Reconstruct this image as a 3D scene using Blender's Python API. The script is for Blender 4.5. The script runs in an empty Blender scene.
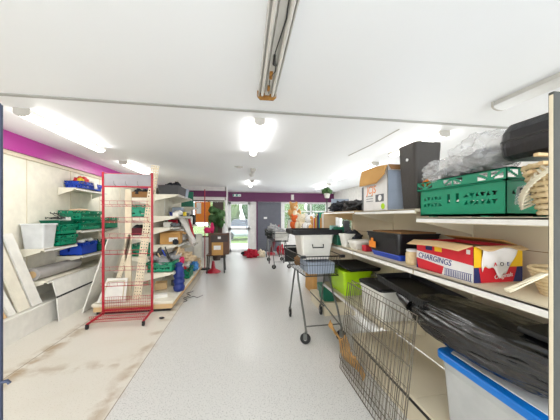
import bpy, bmesh, math, random
from mathutils import Vector, Matrix, Euler, noise
R = random.Random(7)
C = bpy.context.scene.collection
PI = math.pi

# ---------------------------------------------------------------- materials
def lin(c):
    return tuple(((v/255)/12.92 if v/255 <= .04045 else ((v/255+.055)/1.055)**2.4) for v in c) + (1,)
MC = {}
def M(name, rgb=None, rough=.6, metal=0, nz=None, bump=None, emit=0, alpha=1, trans=0, spec=None, coat=0):
    if name in MC: return MC[name]
    m = bpy.data.materials.new(name); m.use_nodes = True
    nt = m.node_tree; b = nt.nodes['Principled BSDF']
    b.inputs['Base Color'].default_value = lin(rgb)
    b.inputs['Roughness'].default_value = rough
    b.inputs['Metallic'].default_value = metal
    b.inputs['Alpha'].default_value = alpha
    b.inputs['Transmission Weight'].default_value = trans
    b.inputs['Coat Weight'].default_value = coat
    if spec is not None: b.inputs['Specular IOR Level'].default_value = spec
    if emit:
        b.inputs['Emission Color'].default_value = lin(rgb); b.inputs['Emission Strength'].default_value = emit
    tc = nt.nodes.new('ShaderNodeTexCoord')
    s, amt, rgb2 = nz if nz else (9, .12, tuple(v*.95 for v in rgb))
    n = nt.nodes.new('ShaderNodeTexNoise'); n.inputs['Scale'].default_value = s; n.inputs['Detail'].default_value = 5
    r = nt.nodes.new('ShaderNodeValToRGB')
    r.color_ramp.elements[0].position = .5-amt; r.color_ramp.elements[1].position = .5+amt+.1
    r.color_ramp.elements[0].color = lin(rgb2); r.color_ramp.elements[1].color = lin(rgb)
    nt.links.new(tc.outputs['Object'], n.inputs['Vector']); nt.links.new(n.outputs['Fac'], r.inputs['Fac'])
    nt.links.new(r.outputs['Color'], b.inputs['Base Color'])
    if bump:
        bn = nt.nodes.new('ShaderNodeTexNoise'); bn.inputs['Scale'].default_value = bump[0]; bn.inputs['Detail'].default_value = 6
        bp = nt.nodes.new('ShaderNodeBump'); bp.inputs['Strength'].default_value = bump[1]; bp.inputs['Distance'].default_value = .02
        nt.links.new(tc.outputs['Object'], bn.inputs['Vector']); nt.links.new(bn.outputs['Fac'], bp.inputs['Height'])
        nt.links.new(bp.outputs['Normal'], b.inputs['Normal'])
    MC[name] = m
    return m

M('cream', (232,226,208), .45); M('cream_panel', (236,231,214), .6)
M('cream_old', (218,208,184), .5, nz=(4,.2,(210,199,173)))
M('white_plastic', (226,228,228), .35); M('offwhite', (230,228,220), .5)
M('ticket_rail', (232,230,224), .22, spec=.7)
M('crate_green', (0,142,104), .38, nz=(6,.2,(0,126,92))); M('crate_green_dark', (10,104,78), .45)
M('crate_teal', (38,160,128), .4)
M('crate_blue', (24,70,190), .4); M('lid_blue', (10,116,206), .35); M('deep_blue', (22,46,124), .5)
M('red_paint', (178,14,44), .35, nz=(12,.2,(164,12,38))); M('red_cloth', (178,24,48), .9, bump=(30,.4))
M('pink', (228,40,110), .7); M('magenta', (176,52,146), .3, nz=(2,.2,(168,46,138)))
M('purple', (96,24,78), .5); M('black', (18,18,20), .5); M('black_plastic', (24,24,27), .38)
M('black_lid', (10,10,14), .6)
M('binbag', (17,17,19), .22, bump=(9,.55), spec=.9); M('rubber', (30,30,32), .7)
M('charcoal', (56,52,48), .5, bump=(40,.15)); M('darkgrey_box', (60,60,62), .5)
M('steel', (120,122,118), .32, metal=.85); M('steel_dark', (62,62,60), .4, metal=.6)
M('wire_brown', (118,110,96), .4, metal=.4); M('post_grey', (58,60,57), .6)
M('blue_grey', (62,70,92), .4, metal=.3); M('header_grey', (156,152,156), .5)
M('cardboard', (206,160,96), .85, nz=(5,.2,(190,144,82)), bump=(60,.1)); M('cardboard_light', (214,182,136), .85, nz=(5,.2,(200,166,120)))
M('cardboard_dark', (150,110,66), .85); M('brown_wood', (104,66,40), .5, nz=(7,.2,(82,50,30)))
M('dark_brown', (62,46,38), .5); M('box_red', (214,34,50), .5); M('box_yellow', (240,190,20), .5)
M('box_navy', (30,40,98), .5); M('box_white', (232,230,228), .5); M('ink_blue', (40,56,130), .6)
M('ink_red', (190,30,50), .6); M('orange', (240,140,40), .6); M('lime', (176,220,20), .35)
M('lime_pale', (206,218,120), .45); M('olive', (196,190,96), .5)
M('clear_poly', (236,238,238), .2, alpha=.78); M('poly_bag', (232,232,232), .15, alpha=.33, bump=(12,.9), spec=.9)
M('tub_clear', (226,228,226), .25, trans=.3, alpha=.9)
M('wicker', (226,208,170), .8, nz=(30,.2,(196,172,128))); M('rope', (232,224,200), .8)
M('grey_fabric', (150,150,150), .9, bump=(30,.5)); M('white_fabric', (232,228,222), .9, bump=(20,.4))
M('beige_fabric', (222,196,160), .9, bump=(20,.4)); M('plush_tan', (214,160,96), 1, bump=(80,.7))
M('plush_cream', (240,226,198), 1, bump=(80,.7)); M('plush_orange', (222,104,48), 1, bump=(80,.7))
M('plush_white', (236,236,236), 1, bump=(80,.7)); M('dark_fabric', (34,36,44), .9, bump=(30,.5))
M('black_leather', (24,24,27), .35, bump=(30,.25)); M('carpet', (170,166,162), .95, bump=(60,.4))
M('wood_light', (226,196,150), .6); M('shutter', (96,98,108), .5); M('rust', (176,128,58), .8, nz=(30,.2,(130,86,34)))
M('lamp_body', (214,212,206), .5); M('lamp_cap', (196,192,184), .5); M('lamp_dead', (232,232,230), .4)
M('glow', (255,252,246), .5, emit=7, nz=(1,.3,(254,250,244)))
M('tube_old', (222,220,212), .3); M('teal_sign', (20,140,120), .5); M('leaf', (66,96,54), .7, bump=(20,.5), nz=(7,.2,(40,84,30)))
M('leaf_light', (118,138,84), .8, nz=(6,.2,(84,110,58))); M('grass', (112,136,70), .9, nz=(3,.2,(96,120,60)))
M('paving', (188,184,178), .8); M('car_paint', (190,200,214), .3); M('car_glass', (60,70,84), .1)
M('door_white', (232,232,232), .4); M('glass', (235,245,245), .03, alpha=.12, spec=.6); M('mint', (170,220,214), .5)
M('sky_blue_plastic', (70,150,220), .4); M('grey_blue', (160,172,190), .5); M('peg', (228,214,186), .6)
M('stain', (150,122,80), .8); M('label_white', (238,238,236), .5); M('screen_grey', (104,108,112), .4)
M('yellow', (236,206,40), .5); M('green_bright', (60,200,60), .5); M('maroon', (96,22,36), .6)

# ---------------------------------------------------------------- mesh builder
def rotz(a): return Matrix.Rotation(a, 4, 'Z')
class B:
    def __init__(s): s.v=[]; s.f=[]; s.mi=[]; s.sm=[]
    def add(s, vs, fs, mi=0, sm=False, mt=None):
        o=len(s.v)
        s.v += [tuple(mt @ Vector(v)) if mt else tuple(v) for v in vs]
        for f in fs: s.f.append([i+o for i in f]); s.mi.append(mi); s.sm.append(sm)
        return s
    def box(s, a, b, mi=0, mt=None, bev=0):
        x0,y0,z0=[min(p,q) for p,q in zip(a,b)]; x1,y1,z1=[max(p,q) for p,q in zip(a,b)]
        if bev:
            bm=bmesh.new(); bmesh.ops.create_cube(bm,size=1)
            for v in bm.verts: v.co=Vector(((x0+x1)/2+v.co.x*(x1-x0),(y0+y1)/2+v.co.y*(y1-y0),(z0+z1)/2+v.co.z*(z1-z0)))
            bmesh.ops.bevel(bm,geom=bm.edges[:],offset=bev,segments=2,affect='EDGES',profile=.5)
            bm.verts.index_update()
            s.add([v.co[:] for v in bm.verts],[[v.index for v in f.verts] for f in bm.faces],mi,False,mt); bm.free(); return s
        return s.add([(x0,y0,z0),(x1,y0,z0),(x1,y1,z0),(x0,y1,z0),(x0,y0,z1),(x1,y0,z1),(x1,y1,z1),(x0,y1,z1)],
            [(0,3,2,1),(4,5,6,7),(0,1,5,4),(1,2,6,5),(2,3,7,6),(3,0,4,7)],mi,False,mt)
    def hexa(s, bot, top, mi=0, mt=None):
        return s.add(list(bot)+list(top),[(0,3,2,1),(4,5,6,7),(0,1,5,4),(1,2,6,5),(2,3,7,6),(3,0,4,7)],mi,False,mt)
    def board(s, p0, p1, p2, p3, t, mi=0):
        p=[Vector(q) for q in (p0,p1,p2,p3)]; n=(p[1]-p[0]).cross(p[3]-p[0]).normalized()*t
        return s.hexa([q-n/2 for q in p],[q+n/2 for q in p],mi)
    def tube(s, pts, r, n=8, mi=0, closed=False, cap=True):
        pts=[Vector(p) for p in pts]; rs=r if isinstance(r,(list,tuple)) else [r]*len(pts)
        vs=[]; N=len(pts); up=None
        for i,p in enumerate(pts):
            if closed: d=pts[(i+1)%N]-pts[i-1]
            else: d=(pts[min(i+1,N-1)]-pts[max(i-1,0)])
            d.normalize()
            if up is None: up=Vector((0,0,1)) if abs(d.z)<.9 else Vector((1,0,0))
            a=d.cross(up).normalized(); b=a.cross(d).normalized(); up=b
            for k in range(n):
                t=2*PI*k/n; vs.append(p+a*math.cos(t)*rs[i]+b*math.sin(t)*rs[i])
        fs=[]
        for i in range(N if closed else N-1):
            j=(i+1)%N
            for k in range(n): fs.append((i*n+k,i*n+(k+1)%n,j*n+(k+1)%n,j*n+k))
        s.add(vs,fs,mi,n>4)
        if cap and not closed: s.add([v for v in vs[:n]],[list(range(n))[::-1]],mi); s.add([v for v in vs[-n:]],[list(range(n))],mi)
        return s
    def lathe(s, prof, n=24, mi=0, mt=None, sm=True):
        vs=[(r*math.cos(2*PI*k/n),r*math.sin(2*PI*k/n),z) for r,z in prof for k in range(n)]
        fs=[(i*n+k,i*n+(k+1)%n,(i+1)*n+(k+1)%n,(i+1)*n+k) for i in range(len(prof)-1) for k in range(n)]
        s.add(vs,fs,mi,sm,mt); s.add(vs[:n],[list(range(n))[::-1]],mi,False,mt); s.add(vs[-n:],[list(range(n))],mi,False,mt); return s
    def rrect(s, w, d, prof, r=.03, mi=0, mt=None, cap=(True,True), k=4):
        """loft of rounded rectangles; prof=[(z, inset)]"""
        vs=[]
        for z,ins in prof:
            W=w/2-ins; D=d/2-ins; rr=max(min(r,W,D)-min(ins,r*.5),.002)
            for q,(cx,cy) in enumerate(((W-rr,D-rr),(-W+rr,D-rr),(-W+rr,-D+rr),(W-rr,-D+rr))):
                for i in range(k+1):
                    t=q*PI/2+i*PI/2/k; vs.append((cx+rr*math.cos(t),cy+rr*math.sin(t),z))
        n=4*(k+1); fs=[(i*n+j,i*n+(j+1)%n,(i+1)*n+(j+1)%n,(i+1)*n+j) for i in range(len(prof)-1) for j in range(n)]
        s.add(vs,fs,mi,False,mt)
        if cap[0]: s.add(vs[:n],[list(range(n))[::-1]],mi,False,mt)
        if cap[1]: s.add(vs[-n:],[list(range(n))],mi,False,mt)
        return s
    def blob(s, c, rad, amp=.15, fr=2.5, seed=0, sub=3, mi=0, rot=None, flat=None, p=1):
        bm=bmesh.new(); bmesh.ops.create_icosphere(bm,subdivisions=sub,radius=1); off=Vector((seed*3.7,seed*1.9,seed*5.3))
        mt=rot or Matrix.Identity(4)
        for v in bm.verts:
            d=v.co.copy()
            if p!=1: d=Vector([math.copysign(abs(q)**p,q) for q in d])
            k=1+amp*noise.noise(v.co*fr+off)+amp*.5*noise.noise(v.co*fr*2.7+off)
            q=mt@Vector((d.x*rad[0]*k,d.y*rad[1]*k,d.z*rad[2]*k)); q+=Vector(c)
            if flat is not None and q.z<flat: q.z=flat
            v.co=q
        bm.verts.index_update()
        s.add([v.co[:] for v in bm.verts],[[v.index for v in f.verts] for f in bm.faces],mi,True); bm.free(); return s
    def sheet(s, fn, nu, nv, t=.004, mi=0, sm=True):
        g=[[Vector(fn(i/nu,j/nv)) for j in range(nv+1)] for i in range(nu+1)]
        W=nv+1; top=[];bot=[]
        for i in range(nu+1):
            for j in range(nv+1):
                a=g[min(i+1,nu)][j]-g[max(i-1,0)][j]; b=g[i][min(j+1,nv)]-g[i][max(j-1,0)]
                n=a.cross(b); n=n.normalized() if n.length>1e-9 else Vector((0,0,1))
                top.append(g[i][j]+n*t/2); bot.append(g[i][j]-n*t/2)
        N=len(top); fs=[]
        for i in range(nu):
            for j in range(nv):
                q=(i*W+j,(i+1)*W+j,(i+1)*W+j+1,i*W+j+1); fs.append(q); fs.append(tuple(x+N for x in q[::-1]))
        for i in range(nu):
            fs.append((i*W,i*W+N,(i+1)*W+N,(i+1)*W)); fs.append((i*W+nv,(i+1)*W+nv,(i+1)*W+nv+N,i*W+nv+N))
        for j in range(nv):
            fs.append((j,j+1,j+1+N,j+N)); k=nu*W; fs.append((k+j,k+j+N,k+j+1+N,k+j+1))
        return s.add(top+bot,fs,mi,sm)
    def pane(s, w, h, t, cell, hole, mt, mi=0, taper=None):
        """perforated slab in local x(0..w) z(0..h), thickness t along y; hole(u,v)->True where open"""
        nx=max(1,round(w/cell)); nz=max(1,round(h/cell)); cx=w/nx; cz=h/nz
        F=[[not hole((i+.5)/nx,(j+.5)/nz) for j in range(nz)] for i in range(nx)]
        ok=lambda i,j: 0<=i<nx and 0<=j<nz and F[i][j]
        vs={}; V=[]; fs=[]
        def vid(i,j,k):
            if (i,j,k) not in vs: vs[(i,j,k)]=len(V); V.append((i*cx,k*t,j*cz))
            return vs[(i,j,k)]
        for i in range(nx):
            for j in range(nz):
                if not F[i][j]: continue
                fs.append([vid(i,j,0),vid(i+1,j,0),vid(i+1,j+1,0),vid(i,j+1,0)])
                fs.append([vid(i,j,1),vid(i,j+1,1),vid(i+1,j+1,1),vid(i+1,j,1)])
                if not ok(i-1,j): fs.append([vid(i,j,0),vid(i,j+1,0),vid(i,j+1,1),vid(i,j,1)])
                if not ok(i+1,j): fs.append([vid(i+1,j,0),vid(i+1,j,1),vid(i+1,j+1,1),vid(i+1,j+1,0)])
                if not ok(i,j-1): fs.append([vid(i,j,0),vid(i,j,1),vid(i+1,j,1),vid(i+1,j,0)])
                if not ok(i,j+1): fs.append([vid(i,j+1,0),vid(i+1,j+1,0),vid(i+1,j+1,1),vid(i,j+1,1)])
        return s.add(V,fs,mi,False,mt)
    def build(s, name, mats, parent=None):
        me=bpy.data.meshes.new(name); me.from_pydata(s.v,[],s.f)
        ms=mats if isinstance(mats,(list,tuple)) else [mats]
        for m in ms: me.materials.append(MC[m])
        me.polygons.foreach_set('material_index',s.mi); me.polygons.foreach_set('use_smooth',s.sm); me.update()
        o=bpy.data.objects.new(name,me); C.objects.link(o)
        if parent: o.parent=parent
        return o
def tag(o,label,cat,group=None,kind=None):
    if label: o['label']=label
    if cat: o['category']=cat
    if group: o['group']=group
    if kind: o['kind']=kind
    return o
def thing(name,label,cat,loc=(0,0,0),rz=0,group=None):
    o=bpy.data.objects.new(name,None); o.empty_display_size=.1; C.objects.link(o)
    o.location=loc; o.rotation_euler=(0,0,rz); return tag(o,label,cat,group)
def single(b,name,mats,label,cat,group=None,loc=None,rz=0,kind=None):
    o=b.build(name,mats)
    if loc: o.location=loc
    o.rotation_euler=(0,0,rz); return tag(o,label,cat,group,kind)
def struct(name,b,mats,parent=None):
    o=b.build(name,mats,parent)
    if not parent: o['kind']='structure'
    return o
def copytree(root,loc,rz=0,label=None,group=None,scale=None):
    r=root.copy(); C.objects.link(r); r.location=loc; r.rotation_euler=(0,0,rz)
    if scale: r.scale=scale
    if label: r['label']=label
    if group: r['group']=group
    for ch in [o for o in C.objects if o.parent==root]:
        c=ch.copy(); C.objects.link(c); c.parent=r
        for g in [o for o in C.objects if o.parent==ch]:
            d=g.copy(); C.objects.link(d); d.parent=c
    return r
def text(name,s,size,mat,parent,mt,ext=.0008,shear=0):
    cu=bpy.data.curves.new(name,'FONT'); cu.body=s; cu.size=size; cu.extrude=ext; cu.shear=shear
    t=bpy.data.objects.new('tmp',cu); C.objects.link(t)
    dg=bpy.context.evaluated_depsgraph_get(); me=bpy.data.meshes.new_from_object(t.evaluated_get(dg))
    C.objects.unlink(t); bpy.data.objects.remove(t); me.name=name; me.materials.clear(); me.materials.append(MC[mat])
    o=bpy.data.objects.new(name,me); C.objects.link(o)
    me.transform(mt)
    if parent: o.parent=parent
    return o
def wallmat(axis,loc):   # text matrix: writing on a plane. axis '-x': faces -X (read walking along -Y), '-y': faces -Y
    if axis=='-x': r=Matrix(((0,0,-1,0),(-1,0,0,0),(0,1,0,0),(0,0,0,1)))
    elif axis=='-y': r=Matrix(((1,0,0,0),(0,0,-1,0),(0,1,0,0),(0,0,0,1)))
    return Matrix.Translation(loc)@r

CEIL=2.62; XL=-3.05; XR=4.2; YB=10.95; YF=-2.8
# ---------------------------------------------------------------- node-made materials of the setting
def floor_mat():
    m=bpy.data.materials.new('speckled_vinyl'); m.use_nodes=True; nt=m.node_tree; N=nt.nodes; L=nt.links
    b=N['Principled BSDF']; b.inputs['Roughness'].default_value=.3; b.inputs['Specular IOR Level'].default_value=.35
    tc=N.new('ShaderNodeTexCoord'); sp=N.new('ShaderNodeSeparateXYZ'); L.new(tc.outputs['Object'],sp.inputs[0])
    def math_(op,a,bv=None,c=None):
        n=N.new('ShaderNodeMath'); n.operation=op
        for i,x in enumerate((a,bv,c)):
            if x is None: continue
            if isinstance(x,(int,float)): n.inputs[i].default_value=x
            else: L.new(x,n.inputs[i])
        return n.outputs[0]
    def mix(f,a,bb):
        n=N.new('ShaderNodeMix'); n.data_type='RGBA'
        if isinstance(f,(int,float)): n.inputs[0].default_value=f
        else: L.new(f,n.inputs[0])
        for i,x in ((6,a),(7,bb)):
            if isinstance(x,tuple): n.inputs[i].default_value=x
            else: L.new(x,n.inputs[i])
        return n.outputs[2]
    def nz(scale,detail=3,lo=.4,hi=.6):
        n=N.new('ShaderNodeTexNoise'); n.inputs['Scale'].default_value=scale; n.inputs['Detail'].default_value=detail
        L.new(tc.outputs['Object'],n.inputs['Vector'])
        r=N.new('ShaderNodeMapRange'); r.inputs[1].default_value=lo; r.inputs[2].default_value=hi; L.new(n.outputs['Fac'],r.inputs[0]); return r.outputs[0]
    X=sp.outputs[0]; Y=sp.outputs[1]
    grey=mix(nz(95,2,.56,.66),lin((205,204,200)),lin((162,161,158)))
    cream=mix(nz(95,2,.60,.70),lin((210,205,194)),lin((188,180,166)))
    cream=mix(math_('MULTIPLY',nz(2.2,4,.5,.8),.35),cream,lin((196,185,164)))
    side=math_('GREATER_THAN',X,-.99)
    col=mix(side,cream,grey)
    def seam(x0,w):
        return math_('LESS_THAN',math_('ABSOLUTE',math_('SUBTRACT',X,x0)),w)
    def near(x0,w):   # soft band
        return math_('MAXIMUM',math_('SUBTRACT',1,math_('DIVIDE',math_('ABSOLUTE',math_('SUBTRACT',X,x0)),w)),0)
    st=math_('MULTIPLY',math_('MULTIPLY',near(-1.06,.13),nz(5,6,.48,.62)),.55)
    st2=math_('MULTIPLY',math_('MULTIPLY',near(-2.12,.14),nz(6,6,.44,.58)),.8)
    yb=math_('MAXIMUM',math_('SUBTRACT',1,math_('DIVIDE',math_('ABSOLUTE',math_('SUBTRACT',Y,2.78)),.12)),0)
    st3=math_('MULTIPLY',math_('MULTIPLY',yb,math_('LESS_THAN',X,-1.2)),math_('MULTIPLY',nz(7,6,.45,.6),.45))
    cap=math_('LESS_THAN',Y,5.2)
    for s_ in (st,st2,st3): col=mix(math_('MULTIPLY',s_,cap),col,lin((150,122,82)))
    for x0,w in ((-.99,.004),(-2.16,.005),(.62,.0015)):
        col=mix(math_('MULTIPLY',seam(x0,w),.75 if w>.003 else .12),col,lin((110,92,66)))
    L.new(col,b.inputs['Base Color']); MC['floor']=m
floor_mat()
def ceil_mat():
    m=M('ceiling_paint',(243,245,248),.5,nz=(1.2,.25,(240,242,245)))
ceil_mat(); M('wall_white',(232,230,226),.7)

# ---------------------------------------------------------------- setting
struct('floor',B().box((XL-.3,YF,-.1),(XR+.3,YB+.1,0)),'floor')
struct('ceiling',B().box((XL-.3,YF,CEIL),(XR+.3,YB+.1,CEIL+.1)),'ceiling_paint')
M('strip_grey',(176,176,172),.6)
struct('trim_1',B().box((XL,2.62,CEIL-.008),(XR,2.67,CEIL-.0005)),'strip_grey')  # joint strip across the ceiling
b=B(); b.box((XL-.1,YF,0),(XL,YB,CEIL))
for y in (3.2,4.15,5.1,6.05,7.0): b.box((XL-.001,y-.006,.2),(XL+.006,y+.006,2.36),1)
struct('wall_left',b,['cream_panel','cream_old'])
struct('trim_2',B().box((XL,YF,2.385),(XL+.07,9.4,CEIL)),'magenta')
struct('trim_3',B().box((XL,YF,2.33),(XL+.03,9.4,2.385)),'cream_old')
b=B().box((XR,YF,1.6),(XR+.1,YB,CEIL)).box((XR,YF,0),(XR+.1,YB,.1)).box((XR,10.2,.1),(XR+.1,YB,1.6)).box((XR,YF,.1),(XR+.1,4.0,1.6))  # opening left for the added daylight window
struct('wall_right',b,'wall_white')
b=B()
for k in range(6): b.box((XR+.02,4.0+k*1.228,.1),(XR+.07,4.06+k*1.228,1.6))
b.box((XR+.02,4.0,.1),(XR+.07,10.2,.15)).box((XR+.02,4.0,1.55),(XR+.07,10.2,1.6)); w=struct('added_fill_window',b,'door_white'); B().box((XR+.04,4.06,.15),(XR+.045,10.1,1.55)).build('glass','glass',w)  # unseen window, added low behind the shelving to daylight the ceiling
# back wall: pieces around openings
b=B()
for x0,x1,z0,z1 in ((XL,XR,2.14,CEIL),(.43,.70,0,2.14),(1.78,1.88,0,2.14),(1.88,3.9,0,.95),(3.9,XR,0,2.14),(-.56,-.5,0,2.14)):
    b.box((x0,YB-.1,z0),(x1,YB,z1))
struct('wall_back',b,'wall_white')
b=B(); b.box((XL,9.5,0),(-1.75,9.6,CEIL)); b.box((-1.75,9.5,2.12),(-.52,9.6,CEIL)); b.box((-1.75,9.5,0),(-.52,9.6,.75)); b.box((-.56,9.5,0),(-.5,YB-.1,CEIL))
struct('wall_back_left',b,'wall_white')
struct('trim_4',B().box((XL,9.42,2.24),(-.5,9.5,2.46)),'purple')
struct('trim_5',B().box((-.5,YB-.16,2.16),(XR,YB-.1,2.56)),'purple')
struct('trim_6',B().box((.70,YB-.14,0),(.75,YB-.1,2.16)),'purple')
# left window
w=struct('window_1',B().box((-1.75,9.53,.75),(-1.70,9.58,2.12)).box((-.56,9.53,.75),(-.52,9.58,2.12)).box((-1.75,9.53,.75),(-.52,9.58,.80)).box((-1.75,9.53,2.08),(-.52,9.58,2.12)).box((-1.16,9.53,.75),(-1.12,9.58,2.12)),'dark_brown'); w['kind']='structure'
B().box((-1.71,9.55,.79),(-.55,9.556,2.09)).build('glass',['glass'],w)
# front door
d=thing('door_1',None,None); d['kind']='structure'
b=B(); y0,y1=YB-.09,YB-.03
for a,c in (((-.5,0),(-.38,2.14)),((.33,0),(.43,2.14)),((-.5,2.04),(.43,2.14)),((-.5,0),(.43,.12)),((-.5,.93),(.43,1.05))):
    b.box((a[0],y0,a[1]),(c[0],y1,c[1]))
b.build('door_frame','door_white',d)
B().box((-.38,YB-.06,.12),(.33,YB-.054,2.04)).build('glass','glass',d)
B().tube([(.28,YB-.14,.95),(.28,YB-.14,1.2)],.012).tube([(.28,YB-.14,.97),(.28,YB-.08,.97)],.008).tube([(.28,YB-.14,1.18),(.28,YB-.08,1.18)],.008).build('door_handle','steel',d)
# shutter beside door
b=B()
for i in range(22): b.box((.75,YB-.12+(.004 if i%2 else 0),i*.0975),(1.78,YB-.09,i*.0975+.09))
b.box((.75,YB-.1,0),(1.78,YB-.06,2.15))
d2=struct('door_2',b,'shutter'); 
B().box((1.02,YB-.135,1.42),(1.16,YB-.12,1.50)).build('notice','label_white',d2)
# right window
b=B()
for x in (1.88,2.5,3.12,3.84): b.box((x,YB-.09,.95),(x+.06,YB-.03,2.14))
for z in (.95,1.72,2.08): b.box((1.88,YB-.09,z),(3.9,YB-.03,z+.06))
w=struct('window_2',b,'door_white'); B().box((1.9,YB-.06,.98),(3.88,YB-.054,2.1)).build('glass','glass',w)

# signs on the fascia
s=thing('exit_sign','small green and white emergency exit sign on purple fascia above glazed door','sign',(-.28,YB-.2,2.42))
B().box((-.02,0,-.05),(.32,.04,.05)).build('sign_panel','label_white',s)
g=B().box((.10,-.003,-.045),(.20,0,.045)).box((-.015,-.003,-.045),(.03,0,.045)); g.build('green_panel','teal_sign',s)
p=B().box((.225,-.003,-.008),(.275,0,.008),0).add([(.27,-.003,-.025),(.27,-.003,.025),(.30,-.003,0)],[(0,1,2)]); p.build('arrow','teal_sign',s)
B().box((.145,-.006,-.01),(.16,-.003,.02)).box((.147,-.006,.024),(.158,-.003,.035)).box((.13,-.006,-.035),(.147,-.003,-.028)).box((.158,-.006,-.038),(.172,-.003,-.01)).build('running_figure','label_white',s)
single(B().box((2.22,YB-.2,2.25),(2.34,YB-.16,2.48)).box((2.24,YB-.22,2.3),(2.32,YB-.2,2.42)),'alarm_panel','offwhite','small off-white alarm box on the purple fascia over the shutter','alarm')
# poster sheets in the left window
single(B().box((-1.62,9.46,1.3),(-1.08,9.5,2.05)),'notice_board','orange','orange-brown board standing in the left front window','board')
single(B().box((-1.56,9.44,1.62),(-1.40,9.455,2.02)),'paper_notice','label_white','white paper notice pinned on the orange board','notice')

# ---------------------------------------------------------------- outside
struct('ground_outside',B().box((-14,YB+.1,-.12),(22,45,-.05)),'grass')
o=single(B().box((-14,YB+.1,-.05),(22,14.5,-.02)),'pavement','paving','pale pavement outside the shop front','pavement'); o['kind']='structure'
def bush(x,y,r,h,lab,mat,seed):
    t=thing('bush',lab,'bush',(x,y,-.05),0,'greenery outside the shop')
    bb=B()
    for k in range(6):
        a=k*1.05+seed; bb.blob((math.cos(a)*r*.5,math.sin(a)*r*.4,h*(.35+.5*((k*37)%10)/10)),(r*.75,r*.6,h*.35),.35,3,seed+k,3)
    bb.build('foliage',mat,t); B().tube([(0,0,0),(0,0,h*.5)],.07).build('stem','brown_wood',t)
for i,(x,y,r,h,m,lab) in enumerate([(-5.4,20,1.2,3.0,'leaf','dark green bush outside the left window'),(-1.6,24,1.3,3.8,'leaf_light','pale green bush seen through the top of the door'),
    (1.8,24,1.3,3.6,'leaf','dark green bush behind the parked car'),(5.0,24,1.3,3.6,'leaf_light','pale green bush left in the right-hand window'),(8.2,24,1.3,3.9,'leaf','dark green bush right in the right-hand window'),(11.6,24,1.4,4.2,'leaf_light','pale green bush farthest right outside')]):
    bush(x,y,r,h,lab,m,i)
c=thing('car','pale silver-blue car parked outside beyond the glazed door','car',(.1,17.5,-.05),0)
b=B(); b.rrect(2.6,1.6,[(.25,.1),(.4,0),(.8,0),(.95,.1)],.25); b.build('body','car_paint',c)
B().rrect(1.6,1.4,[(.93,0),(1.35,.2),(1.4,.3)],.2).build('cabin','car_glass',c)
for sx in (-.8,.8):
    for sy in (-.75,.75): B().tube([(sx,sy-.08,.3),(sx,sy+.08,.3)],.3,20).build('wheel','rubber',c)

# ---------------------------------------------------------------- ceiling lamps
def lamp(x,y0,y1,label,lit=True,w=.11,dx=0):
    t=thing('fluorescent_light',label,'ceiling light',(x,y0,CEIL),math.atan2(-dx,y1-y0),'fluorescent ceiling lights'); L=y1-y0
    B().box((-w/2*.8,.021,-.045),(w/2*.8,L-.021,-.0005)).build('housing','lamp_body',t)
    b=B()
    n=8; pr=[(math.cos(PI*k/n)*w/2,-.045-math.sin(PI*k/n)*.035) for k in range(n+1)]
    vs=[(px,yy,pz) for yy in (.02,L-.02) for px,pz in pr]; m=n+1
    b.add(vs,[(k,k+1,m+k+1,m+k) for k in range(n)]+[list(range(m)),list(range(m,2*m))[::-1]],0,True)
    b.build('diffuser','glow' if lit else 'lamp_dead',t)
    for yy in (0,L-.02): B().add([(px*1.04,yy+e,pz*1.0-.002) for e in (0,.02) for px,pz in [(w/2,0)]+pr+[(-w/2,0)]],[list(range(n+3)),list(range(n+3,2*n+6))[::-1]]+[(k,k+1,n+3+k+1,n+3+k) for k in range(n+2)]).build('end_cap','lamp_cap',t)
    return t
# open old batten (nearest)
t=thing('fluorescent_light','open ceiling batten with rusty end, two bare tubes and dangling wires, nearest the camera','ceiling light',(.21,.9,CEIL),-.02,'fluorescent ceiling lights')
b=B(); b.box((-.075,0,-.02),(.075,1.33,-.0005)); b.box((-.075,0,-.05),(-.068,1.33,-.02)); b.box((.068,0,-.05),(.075,1.33,-.02)); b.box((-.02,0,-.045),(.02,1.3,-.02)); b.build('tray','lamp_body',t)
for s_ in (-.045,.045): B().tube([(s_,.03,-.06),(s_,1.27,-.06)],.012,12).build('tube','tube_old',t)
B().tube([(0.01,.1,-.05),(.025,.4,-.07),(0,.7,-.06),(.02,.85,-.09),(-.005,1.0,-.06),(.01,1.25,-.05)],.004,6).tube([(0,.72,-.06),(0,.78,-.085),(.02,.83,-.06)],.009,6).build('loose_wire','steel_dark',t)
B().box((-.012,.93,-.075),(.012,.99,-.045)).box((-.01,1.13,-.07),(.01,1.18,-.045)).build('starter','rust',t)
b=B(); b.add([(-.085,1.33,0),(-.085,1.33,-.05),(-.06,1.345,-.07),(.06,1.345,-.07),(.085,1.33,-.05),(.085,1.33,0),(-.085,1.315,0),(-.085,1.315,-.05),(-.06,1.33,-.07),(.06,1.33,-.07),(.085,1.315,-.05),(.085,1.315,0)],
    [(0,1,2,3,4,5),(11,10,9,8,7,6)]+[(i,(i+1)%6,6+(i+1)%6,6+i) for i in range(6)]); b.build('end_cap','rust',t)
lamp(.22,2.82,4.3,'lit white ceiling batten just beyond the joint strip in mid aisle')
lamp(.30,5.75,6.5,'small ceiling batten behind the lit one in mid aisle',False)
lamp(.36,7.6,8.8,'lit ceiling batten over the far end of the aisle')
lamp(-2.22,2.95,4.45,'long lit ceiling batten over the left-hand wall shelves',w=.14)
lamp(-2.3,5.4,6.9,'lit ceiling batten above and behind the red rack',w=.14)
lamp(2.5,1.35,2.08,'unlit white ceiling fitting near the grey post on the right',False,.16)
lamp(2.62,2.85,4.0,'lit ceiling batten above the big charcoal planter',w=.14)
lamp(2.72,4.7,6.9,'long lit ceiling batten above the flapped white carton',w=.14)
lamp(2.9,7.9,9.2,'farthest lit ceiling batten on the right side',w=.14)
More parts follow.
